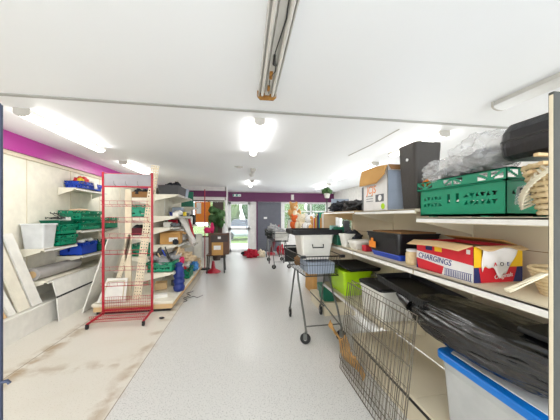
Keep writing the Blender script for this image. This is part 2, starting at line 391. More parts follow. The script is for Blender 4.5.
for x in (-2.22,.22,2.6): lamp(x,-1.55,-.25,'unseen lit ceiling batten added behind the viewpoint for extra light',w=.14)  # unseen battens added behind the camera as extra light
single(B().tube([(-.03,5.6,CEIL-.03),(-.03,5.6,CEIL-.001)],.05,20).box((-.12,5.58,CEIL-.02),(.06,5.62,CEIL-.001)),'smoke_detector','lamp_cap','small flat grey detector on the ceiling left of the aisle battens','detector')
single(B().tube([(2.0,2.9,CEIL-.004),(2.0,3.6,CEIL-.004),(1.95,4.3,CEIL-.004)],.006,6),'ceiling_cable','lamp_cap','thin surface cable running along the ceiling above the planter','cable')

# ---------------------------------------------------------------- crates
def tri_holes(rows, groups, slots=(), pitch=.032):
    def h(W,H):
        def f(u,v):
            x=u*W; z=v*H
            for s0,s1,z0,z1 in slots:
                if s0<u<s1 and z0<v<z1: return True
            for r0,r1 in rows:
                if r0<v<r1:
                    for g0,g1 in groups:
                        if g0<u<g1:
                            p=((u-g0)*W/pitch); k=int(p); q=p-k; t=(v-r0)/(r1-r0)
                            w=.42*(t if k%2 else 1-t)+.06
                            return abs(q-.5)<w
            return False
        return f
    return h
def crate(label,W,D,H,mat,loc,rz=0,cell=.012,group='folding perforated crates',tag_label=False,thin=.004,parts=True,name='plastic_crate'):
    t=thing(name,label,'crate',loc,rz,group)
    hl=tri_holes([(.34,.46),(.56,.68)],[(.05,.33),(.60,.93)],[(.40,.435,.42,.72),(.51,.545,.42,.72)])
    hs=tri_holes([(.56,.68)],[(.08,.35),(.62,.92)])
    b=B()
    T=Matrix.Translation
    b.box((0,0,0),(W,D,.012)); Hb=H-.05
    b.pane(W,Hb,thin,cell,hl(W,Hb),T((0,0,0))); b.pane(W,Hb,thin,cell,hl(W,Hb),T((0,D-thin,0)))
    b.pane(D,Hb,thin,cell,hs(D,Hb),T((thin,0,0))@rotz(PI/2)); b.pane(D,Hb,thin,cell,hs(D,Hb),T((W,0,0))@rotz(PI/2))
    for k in (.18,.82):
        b.box((W*k-.02,-.004,-.006),(W*k+.02,.03,0)); b.box((W*k-.02,D-.03,-.006),(W*k+.02,D+.004,0))
    b.build('crate_body',mat,t)
    e=.015; b=B(); z0=Hb-.01; z1=H
    def rim(L,mt):
        def hole(u,v):
            if v<.16 or v>.84 : return False
            p=u*L/.075; k=int(p); q=p-k; t_=(v-.16)/.68
            if k%3==2: return False
            return (q>.1 and q<.9) and abs(q-(t_ if k%2 else 1-t_))>.16
        b.pane(L,z1-z0,.004,cell*.75,hole,mt)
    rim(W+2*e,T((-e,-e,z0))); rim(W+2*e,T((-e,D+e-.004,z0)))
    rim(D+2*e,T((-e+.004,-e,z0))@rotz(PI/2)); rim(D+2*e,T((W+e,-e,z0))@rotz(PI/2))
    for a,c in (((-e,-e),(W+e,.006)),((-e,D-.006),(W+e,D+e)),((-e,-e),(.006,D+e)),((W-.006,-e),(W+e,D+e))):
        b.box((a[0],a[1],z1-.006),(c[0],c[1],z1)); b.box((a[0],a[1],z0-.003),(c[0],c[1],z0+.004))
    b.build('rim',mat,t)
    return t
# hero crate: long side along Y.  local x -> world -Y ...
hero=crate('large green perforated crate on the top right shelf holding a black case and plastic sheeting',.58,.36,.235,'crate_green',(1.27,1.60,1.506),-PI/2,cell=.007)
b=B(); b.board((.12+.46+.005,.06,.05),(.12+.46+.005,.24,.05),(.12+.46+.005,.24,.15),(.12+.46+.005,.06,.15),.002); 
B().add([(.5825,.04,.055),(.5825,.17,.05),(.5825,.23,.075),(.5825,.235,.12),(.5825,.12,.155),(.5825,.06,.14)],[(0,1,2,3,4,5)]).build('paper_label','poly_bag',hero)

# ---------------------------------------------------------------- RIGHT GONDOLA
def shelf(label,x0,x1,y0,y1,z,lip=.04,th=.02,mat='cream_old',side='+x',group=None,rail=True,brk=True):
    t=thing('shelf',label,'shelf',((x0+x1)/2,(y0+y1)/2,z),0,group); X0=x0-(x0+x1)/2; X1=-X0; Y1=(y1-y0)/2; Y0=-Y1
    f=X0 if side=='-x' else X1   # front edge
    k=1 if side=='-x' else -1
    b=B().box((X0,Y0+.002,-th),(X1,Y1-.002,0)); b.box((f,Y0+.002,-lip),(f+k*.012,Y1-.002,0),0,None,.003); b.build('shelf_board',mat,t)
    if rail: B().board((f-k*.004,Y0+.004,-lip+.004),(f-k*.004,Y1-.004,-lip+.004),(f+k*.004,Y1-.004,-.003),(f+k*.004,Y0+.004,-.003),.004).build('ticket_rail','ticket_rail',t)
    if brk:
        for yy in (Y0+.006,Y1-.012):
            r=X1 if side=='-x' else X0; 
            vs=[(r,yy,-th),(f+k*.05,yy,-th),(f+k*.05,yy,-th-.02),(r,yy,-th-.11)]
            B().add(vs+[(x,y+.005,z_) for x,y,z_ in vs],[(0,1,2,3),(7,6,5,4),(0,4,5,1),(1,5,6,2),(2,6,7,3),(3,7,4,0)]).build('bracket',mat,t)
    return t
XB=1.70
g=thing('shelving_unit','long cream back panel of the right-hand shelving run','shelving',(XB,0,0))
ys=[.60,1.61,2.58,3.60,4.6,5.6,6.6]
b=B()
for a,c in zip(ys,ys[1:]):
    b.box((0,a+.002,.225),(.02,c-.002,1.60 if a<3.5 else 1.30))
for z in (.62,.95,1.3): b.box((-.001,.6,z-.002),(0,6.6,z+.002),1)
b.build('panel',['cream_old','stain'],g)
for y in ys: B().box((-.012,y-.015,0),(.035,y+.015,1.62 if y<3.7 else 1.34)).build('upright','cream_old',g)
def deck(label,x0,x1,y0,y1,z,mat='cream_old'):
    t=thing('base_deck',label,'shelf base',(x0,y0,0)); 
    b=B()
    n=max(1,round((y1-y0)/1.0)); L=(y1-y0)/n
    for i in range(n): b.box((0,i*L+.0015,z-.025),(x1-x0,(i+1)*L-.0015,z),0,None,.002)
    b.build('deck_board',mat,t)
    B().box((.02,.004,.0),(x1-x0-.01,y1-y0-.004,z-.026)).build('plinth',mat,t)
    B().box((.0,0,z-.05),(.018,y1-y0,z-.026)).build('front_rail','steel_dark' if x0>0 else 'cream',t)
    return t
deck('wide cream base shelf under the blue-lidded tub',1.21,XB-.015,.60,2.58,.225)
deck('cream base shelf far down the right-hand run',1.24,XB-.015,3.62,4.35,.20)
shelf('cream top shelf under the large green crate',1.24,XB-.012,.605,1.605,1.50,group='right-hand run shelves',side='-x')
shelf('cream top shelf under the charcoal planter and flapped carton',1.24,XB-.012,1.615,2.575,1.56,.035,group='right-hand run shelves',side='-x')
shelf('top shelf with dark clothes and the grey screen board',1.24,XB-.012,2.585,3.595,1.57,.03,group='right-hand run shelves',side='-x',mat='wood_light')
shelf('middle shelf holding the red yellow carton',1.22,XB-.012,.605,1.605,1.135,.045,group='right-hand run shelves',side='-x')
shelf('middle shelf holding the black tub with orange sticker',1.22,XB-.012,1.615,2.575,1.135,.045,group='right-hand run shelves',side='-x')
shelf('middle shelf behind the shopping trolley tub',1.22,XB-.012,2.585,3.595,1.135,.045,group='right-hand run shelves',side='-x')
shelf('far middle shelf carrying the soft toys',1.22,XB-.012,3.605,5.595,1.135,.045,group='right-hand run shelves',side='-x')
shelf('low shelf carrying the lime green tub',1.22,XB-.012,2.06,3.595,.53,.045,group='right-hand run shelves',side='-x')
shelf('farthest shelf end on the right-hand run',1.22,XB-.012,5.605,6.595,1.135,.045,group='right-hand run shelves',side='-x')

# grey post right, nearest
t=thing('upright_post','tall grey metal post at the right edge of the view','post',(.975,.62,0))
B().box((-.030,0,0),(.045,.016,1.885),0,None,.003).build('post','post_grey',t)
b=B(); 
for i in range(30): b.box((-.004,-.0015,.1+i*.06),(.004,.001,.13+i*.06))
b.build('slot_strip','black',t)
B().box((-.05,-.05,0),(.05,.12,.012)).build('foot','post_grey',t)
B().box((-.0315,.002,.02),(-.0303,.012,1.875)).build('edge_strip','cream_old',t)

# --- on top shelf bay 1
t=thing('instrument_case','black padded case sticking out of the large green crate','case',(1.45,.84,1.775),.0)
b=B(); b.rrect(.44,.42,[(0,.03),(.02,.006),(.06,0),(.085,0),(.087,.004),(.093,.004),(.095,0),(.13,.004),(.165,.03)],.08,k=6)
o=b.build('case_body','black_leather',t); o.rotation_euler=(0,-.05,0); o.location=(0,0,.0)
o2=B().rrect(.446,.426,[(.086,0),(.094,0)],.08,k=6).build('zip','steel_dark',t); o2.rotation_euler=(0,-.05,0); o2.location=(0,0,.0)
def wrinkle(f,a,sd): return lambda u,v: a*(noise.noise(Vector((u*f,v*f,sd)))+.5*noise.noise(Vector((u*f*2.3,v*f*2.3,sd+4))))
wr=wrinkle(6,.045,3)
b=B()
b.blob((1.37,1.47,1.80),(.14,.16,.09),.3,2.0,5,5); b.blob((1.36,1.20,1.85),(.15,.17,.115),.3,2.4,8,5)
single(b,'plastic_sheet','poly_bag','crumpled clear plastic sheeting bulging from the green crate','plastic sheet')
single(B().blob((1.39,1.40,1.79),(.09,.13,.05),.3,2,2,3).blob((1.39,1.20,1.83),(.09,.14,.06),.3,2,3,3),'grey_bundle','screen_grey','grey bundle inside the clear plastic sheeting','bundle')
single(B().blob((1.30,1.57,1.735),(.03,.035,.025),.3,2,2,3),'orange_ball','orange','small orange object poking from the far end of the green crate','toy')
single(B().rrect(.16,.24,[(0,.0),(.04,0),(.045,.01)],.02),'black_tray','black_plastic','small black box inside the crate under the case','box',loc=(1.42,1.13,1.60))
# wicker basket beside crate
t=thing('wicker_basket','pale wicker basket of fringed straw beside the big green crate','basket',(1.31,.82,1.506),0)
b=B(); n=18
for k in range(9):
    z=.012+k*.024; r=.075+.006*k
    b.tube([(r*math.cos(2*PI*i/n)*(1+.02*(-1)**i),r*math.sin(2*PI*i/n)*(1+.02*(-1)**i),z) for i in range(n)],.011,6,closed=True)
for i in range(n): b.tube([(.07*math.cos(2*PI*i/n),.07*math.sin(2*PI*i/n),.004),(.13*math.cos(2*PI*i/n),.13*math.sin(2*PI*i/n),.215)],.005,5)
b.build('basket_weave','wicker',t)
b=B()
for k in range(26):
    a=1.9+k*.11; z=.03+.012*(k%14); r=.09+.05*(z/.2)
    b.tube([(r*math.cos(a),r*math.sin(a),z+.02),((r+.035)*math.cos(a+.2),(r+.035)*math.sin(a+.2),z),((r+.03)*math.cos(a+.45),(r+.03)*math.sin(a+.45),z+.02)],.006,5)
b.build('fringe','rope',t)
b=B()
for k,(dx,dz,L) in enumerate(((-.02,.195,.16),(0,.235,.14),(.01,.172,.12))): b.box((-.15+dx,-.04+k*.03,dz),(.03+dx,-.02+k*.03,dz+.014),0,None,.003)
b.tube([(-.06,0,.2),(-.075,0,.33)],.005); b.build('wooden_slats','wood_light',t)

# --- planter / carton in bay 2 top
t=thing('planter','tall charcoal square tapered planter standing on the top right shelf','planter',(1.455,1.85,1.56),.0)
B().rrect(.24,.23,[(0,.03),(.30,.012),(.45,.004),(.5,.0),(.525,.0),(.528,.012)],.04,k=5).build('planter_body','charcoal',t)
B().lathe([(.012,0),(.012,.006)],12,mt=Matrix.Translation((-.121,-.02,.40))@Matrix.Rotation(-PI/2,4,'Y')).build('sticker','label_white',t)
t=thing('carton','tall white printed carton with brown flap hanging open beside planter','box',(1.30,2.05,1.56),0)
b=B(); W,D,H=.155,.44,.42
b.box((0,0,0),(W,D,.004))
for a,c in (((0,0),(W,.004)),((0,D-.004),(W,D)),((0,0),(.004,D)),((W-.004,0),(W,D))): b.box((a[0],a[1],0),(c[0],c[1],H-.02))
b.build('carton_body','box_white',t)
B().box((.004,-.002,.01),(W-.004,0,H-.06)).box((.0,-.002,0.0),(W,-.001,.01)).build('blue_side','grey_blue',t)
text('brand_print','JCJS',.105,'orange',t,wallmat('-x',(-.001,.37,.175)),shear=.1)
B().box((-.002,.06,.085),(0,.20,.155)).build('picture_panel','screen_grey',t)
B().lathe([(.028,0),(.028,.003)],20,mt=Matrix.Translation((-.002,.12,.12))@Matrix.Rotation(-PI/2,4,'Y')).build('picture_disc','label_white',t)
B().lathe([(.028,0),(.028,.003)],20,mt=Matrix.Translation((-.002,.07,.04))@Matrix.Rotation(-PI/2,4,'Y')).build('energy_badge','lime',t)
for z in (.095,.12,.145): B().box((-.0015,.25,z),(0,.38,z+.006)).build('small_print','screen_grey',t)
B().sheet(lambda u,v:(-.006-.03*math.sin(v*1.6),-.01+u*.47,.405+.03*u+.006*math.sin(u*5)-.165*v*(1 if u>.3 else .5+.5*u/.3)),20,8,.004).build('side_flap','cardboard',t)
B().sheet(lambda u,v:(.0+u*.155,-.005-.05*v,.41-.05*v),4,4,.004).build('front_flap','cardboard_dark',t)
t=single(B().box((1.52,2.36,1.56),(1.66,2.54,1.80),0,None,.003),'filing_box','grey_blue','pale blue-grey upright box behind the white carton','box')
single(B().box((1.35,2.56+.03,1.57),(1.62,2.60+.03,1.83),0,None,.004),'screen_board','screen_grey','dark grey upright board standing left of the white carton','board')
single(B().blob((1.40,3.30,1.635),(.13,.24,.075),.6,2.6,12,4,flat=1.571),'folded_clothes','dark_fabric','dark folded clothes heaped on the far top shelf','clothes')
single(B().blob((1.38,2.85,1.625),(.12,.20,.07),.5,2.8,13,4,flat=1.571),'cable_bundle','black','black tangled bundle on the top shelf beside the grey board','bundle')
single(B().box((1.30,3.42,1.571),(1.56,3.45,1.76),0,None,.003),'picture_frame','grey_blue','pale grey-blue frame standing behind the dark clothes','frame')
t=thing('potted_plant','little green plant in a pale pot high up near the ceiling at the far end','plant',(1.98,5.3,1.34))
B().lathe([(.05,.56),(.07,.66)],14).build('pot','lamp_body',t); bb=B()
for k in range(7): bb.blob((.06*math.cos(k*.9),.06*math.sin(k*.9),.70+.02*(k%3)),(.06,.06,.05),.4,3,k,2)
bb.build('foliage','leaf',t); B().tube([(0,0,0),(0,0,.56)],.012).box((-.1,-.1,-.01),(.1,.1,0)).build('stand','steel_dark',t)
t.location=(1.9,5.3,1.34-1.34); t.scale=(1,1,1)
for ch in [o for o in C.objects if o.parent==t and o.name.startswith('stand')]: ch.scale=(1,1,1)
for ch in [o for o in C.objects if o.parent==t]:
    if not ch.name.startswith('stand'): ch.location=(0,0,1.36)
    else:
        for v in ch.data.vertices:
            if v.co.z>.3: v.co.z+=1.36
            elif v.co.z<0: v.co.z=0
# --- middle shelf bay 1: red/yellow carton
t=thing('carton','red white and yellow carton with open brown flaps on the middle shelf','box',(1.27,1.19,1.135),0)
W,D,H=.32,.45,.20
b=B(); b.box((0,0,0),(W,D,.004)); b.box((0,0,0),(.004,D,H)); b.box((W-.004,0,0),(W,D,H)); b.box((0,D-.004,0),(W,D,H)); b.box((0,0,0),(W,.004,H-.06))
b.build('carton_body','box_red',t)
e=-.0012   # printed shapes on the aisle side (x=0 plane), y runs away from camera
def poly_x(pts,mat,name,off=e): B().add([(off,y,z) for y,z in pts],[list(range(len(pts)))[::-1]]).build(name,mat,t)
def poly_y(pts,mat,name,off=e): B().add([(x,off,z) for x,z in pts],[list(range(len(pts)))]).build(name,mat,t)
poly_x([(0,.035),(.45,.075),(.45,.125),(0,.095)],'box_white','white_band')
poly_x([(0,.0),(.22,.0),(.20,.062),(0,.04)],'box_white','white_panel',-.0014)
poly_x([(.43,.0),(.45,0),(.45,.07)],'box_navy','navy_corner')
poly_x([(.30,.14),(.36,.14),(.36,.18),(.30,.18)],'box_navy','printed_square'); poly_x([(.22,.14),(.28,.14),(.28,.18),(.22,.18)],'box_yellow','printed_square')
poly_x([(.02,.155),(.045,.155),(.045,.18),(.02,.18)],'box_white','printed_square')
text('handwriting','CHARGINGS',.05,'ink_blue',t,wallmat('-x',(-.003,.43,.080))@Matrix.Rotation(-.05,4,'Z'),shear=.15)
b=B()
for i in range(15): b.box((-.0035,.015+i*.0125,.008),(-.0015,.0185+i*.0125,.042))
b.box((-.003,.01,.044),(-.0015,.2,.047)); b.box((-.003,.01,.003),(-.0015,.2,.006)); b.build('barcode','ink_blue',t)
poly_y([(0,.0),(W,0),(W,.085),(0,.085)],'box_navy','navy_band'); poly_y([(.045,0),(.255,0),(.275,.06),(.28,.085),(.03,.085)],'box_red','red_panel',-.002)
poly_y([(0,.085),(W,.085),(W,.14),(0,.14)],'box_yellow','yellow_band')
B().box((0,-.001,.14),(.05,.004,H)).build('yellow_corner','box_yellow',t); B().box((.275,-.001,.14),(W,.004,H)).build('yellow_corner','box_yellow',t)
text('lettering','the',.022,'label_white',t,wallmat('-y',(.15,-.003,.055)),shear=.2)
text('lettering','Originals',.034,'label_white',t,wallmat('-y',(.13,-.003,.018))@Matrix.Rotation(.12,4,'Z'),shear=.2)
B().sheet(lambda u,v:(.045+u*.235*(1-.25*(1-v)),-.010+.005*math.sin(u*8+v*5),(.062+.03*math.sin(u*7)+.012*math.sin(u*19))*(1-v)+.195*v),20,10,.003).build('torn_liner','box_white',t)
for s_,mm,xx in (('A','ink_red',.105),('O','black',.145),('E','ink_blue',.19)): text('stamp',s_,.03,mm,t,wallmat('-y',(xx,-.022,.095)),.001)
B().sheet(lambda u,v:(-.005-.075*v-.0*u,.0+u*.47+.02*v*(1-2*u),.205-.028*v+.006*math.sin(u*4)),8,4,.004).build('flap','cardboard_light',t)
B().sheet(lambda u,v:(.01+u*.30,.0-.04*v,.203-.012*v*(1+math.sin(u*9))),8,4,.004).build('flap','cardboard_light',t)
B().sheet(lambda u,v:(.315-.10*v,.02+u*.42,.203+.03*v),8,4,.004).build('flap','cardboard',t)
B().box((.01,.01,.13),(W-.01,D-.01,.18)).build('contents','cardboard_dark',t)
# raffia basket bottom right
t=thing('straw_basket','small straw basket with tangled raffia on the middle shelf by grey post','basket',(1.46,.93,1.135),0)
b=B()
for k in range(8):
    z=.008+k*.016; r=.065+.006*k; b.tube([(r*math.cos(2*PI*i/20),r*math.sin(2*PI*i/20),z) for i in range(20)],.009,6,closed=True)
b.build('basket_weave','wicker',t)
b=B()
for k in range(12):
    r0=R.random(); pts=[(-.05+.1*R.random(),-.05+.1*R.random(),.12),(-.12+.04*r0,-.06+.05*R.random(),.13+.02*R.random()),(-.17+.03*R.random(),.0+.05*R.random(),.07),(-.22,.05+.03*R.random(),.012+.01*R.random())]
    q=[]
    for i in range(13):
        s_=i/12; a=[(1-s_)**3,3*s_*(1-s_)**2,3*s_*s_*(1-s_),s_**3]; q.append(tuple(sum(a[j]*pts[j][c_] for j in range(4)) for c_ in range(3)))
    b.tube(q,.0035,5)
b.build('raffia','rope',t)
# black tub with orange sticker
def tub(label,W,D,H,body,lid,loc,rz=0,group=None,name='storage_tub',handle=False,lidh=.03,ins=.03,over=.015,cat='tub'):
    t=thing(name,label,cat,loc,rz,group)
    B().rrect(W,D,[(0,ins),(.01,ins*.9),(H-.03,.004),(H-.03,-.004),(H,-.006)],.04).build('tub_body',body,t)
    if lid: B().rrect(W+2*over,D+2*over,[(H+.0005,.004),(H+lidh*.8,.0),(H+lidh,.008)],.04).build('lid',lid,t)
    if handle:
        B().tube([(-W*.16,-D/2-.012,H*.62),(-W*.16,-D/2-.03,H*.5),(W*.16,-D/2-.03,H*.5),(W*.16,-D/2-.012,H*.62)],.008,6).build('handle','black_plastic',t)
    return t
t=tub('black storage tub with an orange sticker on the middle shelf',.40,.50,.17,'black_plastic',None,(1.46,2.10,1.18))
t.scale=(1,1,1)
B().rrect(.42,.52,[(.17,.0),(.18,.0),(.18,.02)],.04).build('rim','black_plastic',t)
B().add([(-.199,.20,.03),(-.199,.08,.03),(-.2015,.08,.09),(-.2015,.12,.09),(-.203,.12,.12),(-.203,.16,.12),(-.2015,.16,.09),(-.2015,.20,.09)],[list(range(8))]).build('sticker','orange',t)
B().box((-.15,-.22,.171),(.18,.22,.19)).build('orange_panel','cardboard_dark',t)
single(B().rrect(.34,.46,[(0,.02),(.04,0),(.045,.004)],.03),'plastic_tray','crate_blue','shallow blue tray under the black stickered tub','tray',loc=(1.45,2.08,1.1355))
t=thing('jar','small clear jar of pale contents beside the red yellow carton','jar',(1.32,1.74,1.1355)); B().lathe([(.05,0),(.055,.01),(.055,.085),(.045,.1)],20).build('jar_body','wicker',t); B().lathe([(.05,.1),(.05,.115)],20).build('lid','label_white',t)
tub('low white box with red end on the middle shelf near the lime tub',.22,.2,.10,'offwhite',None,(1.36,2.70,1.1355),name='white_box',cat='box')
B_=B().box((1.31,2.56+.03,1.15),(1.335,2.595,1.22)); 
single(B().box((1.30,2.45,1.1355),(1.42,2.53,1.20),0,None,.005),'red_box','ink_red','small dark red box beside the low white box','box')
single(B().blob((1.38,2.95,1.23),(.11,.15,.10),.5,3,22,4,flat=1.136),'black_bundle','dark_fabric','black fluffy bundle on the middle shelf above the lime tub','bundle')
single(B().box((1.40,3.22,1.1355),(1.48,3.28,1.45),0,None,.004),'tall_box','screen_grey','tall grey box upright on middle shelf behind black bundle','box')
single(B().box((1.25,3.34,1.1355),(1.36,3.38,1.38),0,None,.004),'mint_box','mint','pale mint upright box on the middle shelf','box')
t=tub('white rounded bin behind the black tub on the middle shelf',.16,.16,.16,'offwhite',None,(1.30,2.93-.02,1.1355),name='white_bin',cat='bin')
# --- low shelf: lime tub etc
t=tub('lime green plastic tub on the low right shelf',.38,.5,.30,'lime',None,(1.43,3.12,.5305)); B().rrect(.40,.52,[(.27,0),(.30,0),(.305,.008)],.04).build('rim','lime',t)
B().tube([(-.08,-.265,.2),(-.08,-.285,.17),(.08,-.285,.17),(.08,-.265,.2)],.009,6).build('handle','lime_pale',t)
single(B().box((1.30,2.80,.8465),(1.68,3.40,.875),0,None,.006).box((1.24,2.72,.8755),(1.64,3.34,.90),0,None,.008),'folded_tray_table','black_lid','flat black folded boards lying on the lime green tub','boards')
tub('pale lime box on the low shelf beside the lime tub',.20,.17,.22,'lime_pale','olive',(1.57,2.70,.5305),name='pale_box',cat='box')
# white tub with black lid + black tray
tub('white tub with black lid on the low shelf behind wire panels',.36,.42,.28,'offwhite','black_lid',(1.45,2.31,.5305),ins=.02)
t=thing('letter_tray','black shallow tray with wire edge lying across bin bag and white tub','tray',(1.42,1.86,.90),0)
b=B(); b.rrect(.36,.62,[(0,.01),(.055,0),(.055,.008),(.01,.014)],.03,cap=(True,True)); b.build('tray_body','black_plastic',t)
b=B()
for i in range(26): b.tube([(-.185,-.30+i*.024,.0),(-.187,-.30+i*.024,.058)],.002,4)
b.tube([(-.188,-.31,.058),(-.188,.31,.058)],.004,5); b.build('wire_edge','steel_dark',t)
t.rotation_euler=(.09,0,0); t.location=(1.42,1.84,.895)
# bin bag
def bagmesh(b,c,rad,seed,amp=.2,sub=5,flat=None,rot=None):
    bm=bmesh.new(); bmesh.ops.create_icosphere(bm,subdivisions=sub,radius=1); off=Vector((seed*3.1,seed,0)); vs=[]
    for v in bm.verts:
        d=Vector([math.copysign(abs(q)**.8,q) for q in v.co])
        rg=1-abs(noise.noise(Vector((v.co.x*2.2,v.co.y*1.2,v.co.z*3))*1.6+off)); rg2=1-abs(noise.noise(v.co*4.5+off))
        k=1+amp*(rg-.75)+amp*.25*(rg2-.75)
        q=Vector((d.x*rad[0]*k,d.y*rad[1]*k,d.z*rad[2]*k))
        if rot: q=rot@q
        q+=Vector(c)
        if flat is not None and q.z<flat: q.z=flat+.002*noise.noise(q*9)
        v.co=q
    bm.verts.index_update(); b.add([v.co[:] for v in bm.verts],[[v.index for v in f.verts] for f in bm.faces],0,True); bm.free()
b=B(); bagmesh(b,(1.42,1.24,.82),(.22,.56,.14),4,.16,6,rot=Matrix.Rotation(-.02,3,'X'))
t=thing('bin_bag','shiny black bin bag slumped on top of the blue-lidded tub','bag'); b.build('bag_body','binbag',t)
B().tube([(1.27,1.70,.84),(1.25,1.78,.87),(1.25,1.84,.885)],[.05,.03,.012],10).build('bag_neck','binbag',t)
single(B().box((1.30,.80,.955),(1.55,1.0,.985),0,None,.01),'black_folder','black','small black folder on top of the shiny bin bag near grey post','folder')
# blue lid tub
t=thing('storage_tub','large translucent white tub with bright blue rimmed lid on base shelf','tub',(1.455,1.09,.2255),0)
B().rrect(.42,.62,[(0,.04),(.02,.03),(.34,.006),(.36,.0),(.40,.0)],.05,k=5).build('tub_body','tub_clear',t)
B().rrect(.47,.67,[(.40,.006),(.403,.0),(.435,.0),(.44,.006),(.44,.055),(.432,.06)],.06,k=5,cap=(True,True)).build('lid_rim','lid_blue',t)
B().rrect(.36,.56,[(.4325,.0),(.442,.005)],.04,k=5).build('lid_panel','white_plastic',t)
# wire panels
def wire_panel(label,L,H,nv,nh,loc,rx,rz,mat='wire_brown',r=.0022,group='loose wire cage panels',door=False):
    t=thing('wire_mesh_sheet',label,'wire panel',loc,rz,group)
    T=Matrix.Rotation(rx,4,'Y'); tr=lambda p: tuple(T@Vector(p))
    b=B()
    for i in range(1,nv): b.tube([tr((0,L*i/nv,0)),tr((0,L*i/nv,H))],r*.8,5)
    for j in range(1,nh): b.tube([tr((.002,0,H*j/nh)),tr((.002,L,H*j/nh))],r,5)
    b.build('wires',mat,t)
    b=B(); b.tube([tr(p) for p in ((0,0,0),(0,L,0),(0,L,H),(0,0,H))],r*1.9,6,closed=True); b.build('frame',mat,t)
    return t
wire_panel('nearest of the wire cage panels, leaning by the aisle',.94,.84,26,6,(.98,1.42,.006),.13,.0)
wire_panel('middle one of the three leaning wire cage panels',.92,.86,22,5,(1.03,1.46,.006),.125,.02)
wire_panel('wire cage panel farthest from the aisle, against the base shelf',.90,.80,20,5,(1.07,1.62,.006),.12,.03)
single(B().sheet(lambda u,v:(1.10-.04*u+.03*math.sin(u*9+v*4)-.03*v,2.12+.66*u,.01+.02*math.sin(u*5)*v+.17*u*u+(.17+.035*math.sin(u*17)+.02*math.sin(u*41))*v),26,8,.006),'cardboard_strip','cardboard','torn brown cardboard strip leaning at the foot of the wire panels','cardboard')

# ---------------------------------------------------------------- shopping trolley
def trolley(label,loc,rz,fill=True,group=None):
    t=thing('shopping_trolley',label,'trolley',loc,rz,group)
    # x across (w .5), y length .78, near end y=0 narrow, far end handle
    def rect(z,y0,y1,w0,w1): return [(-w0/2,y0,z),(w0/2,y0,z),(w1/2,y1,z),(-w1/2,y1,z)]
    top=rect(1.02,0,.92,.50,.58); bot=rect(.775,.04,.84,.42,.50)
    b=B(); b.tube(top,.007,8,closed=True); b.tube(bot,.007,8,closed=True)
    mid=[tuple(Vector(a).lerp(Vector(c),.45)) for a,c in zip(top,bot)]; b.tube(mid,.003,6,closed=True)
    b.build('basket_frame','steel_dark',t)
    b=B()
    for q in range(4):
        A0,A1,C0,C1=[Vector(p) for p in (top[q],top[(q+1)%4],bot[q],bot[(q+1)%4])]
        n=14 if q in (0,2) else 20
        for i in range(1,n): b.tube([A0.lerp(A1,i/n),C0.lerp(C1,i/n)],.0022,4)
    for i in range(1,12):
        s_=i/12; b.tube([Vector(bot[0]).lerp(Vector(bot[3]),s_),Vector(bot[1]).lerp(Vector(bot[2]),s_)],.0022,4)
    b.build('basket_wires','steel_dark',t)
    for s_ in (-1,1):
        B().tube([(s_*.215,.42,.775),(s_*.22,.36,.66),(s_*.225,.10,.34),(s_*.225,-.03,.14)],.013,8).build('leg','steel',t)
        B().tube([(s_*.225,.52,.775),(s_*.23,.60,.60),(s_*.24,.78,.13)],.013,8).build('leg','steel',t)
    B().tube([(-.225,-.035,.20),(.225,-.035,.20)],.008,8).build('cross_bar','steel',t)
    B().tube([(.225,-.03,.16),(.235,.40,.19),(.24,.76,.22)],.009,8).build('side_rail','steel',t)
    for s_,y in ((-.225,-.03),(.225,-.03),(-.24,.79),(.24,.79)):
        c=B(); c.tube([(s_,y,.145),(s_,y,.118)],.016,10); sw=y<.1
        mt=Matrix.Translation((s_-(.012 if sw else 0),y-.012,0))@rotz(1.15 if sw else 0)
        for e in (-1,1): c.box((e*.018-.002,-.022,.05),(e*.018+.002,.022,.122),0,mt)
        c.box((-.02,-.022,.12),(.02,.022,.124),0,mt); cc=c.build('castor','steel',t)
        w=B(); w.lathe([(.045,-.012),(.062,-.009),(.0625,.009),(.045,.012)],24,0,mt@Matrix.Translation((0,0,.0625))@Matrix.Rotation(PI/2,4,'Y')); w.build('wheel','rubber',cc)
        w=B(); w.lathe([(.022,-.0135),(.022,.0135)],16,0,mt@Matrix.Translation((0,0,.0625))@Matrix.Rotation(PI/2,4,'Y')); w.build('wheel_hub','lamp_body',cc)
    B().tube([(-.29,.93,1.00),(-.29,1.0,1.04),(.29,1.0,1.04),(.29,.93,1.00)],.016,8).build('handle','black_plastic',t)
    B().box((-.29,.93,.80),(.29,.94,1.02)).build('back_gate','black_plastic',t)
    for s_ in (-1,1): B().box((s_*.25-.03,-.015,1.0),(s_*.25+.03,.03,1.035),0,None,.006).build('corner_bumper','black_plastic',t)
    return t
tr=trolley('wire shopping trolley standing in the aisle with a lidded tub in it',(1.0,2.92,0),.02)
t=tub('off-white tub with a black handle and wide black lid in the trolley',.46,.44,.34,'offwhite',None,(.97,3.22,.985),ins=.05,handle=True)
B().rrect(.70,.52,[(.335,.03),(.345,.0),(.40,-.004),(.405,.01),(.405,.03),(.36,.034)],.05).build('lid','black_lid',t)
t.scale=(.95,.95,.95); t.location=(.97,3.26,.955)
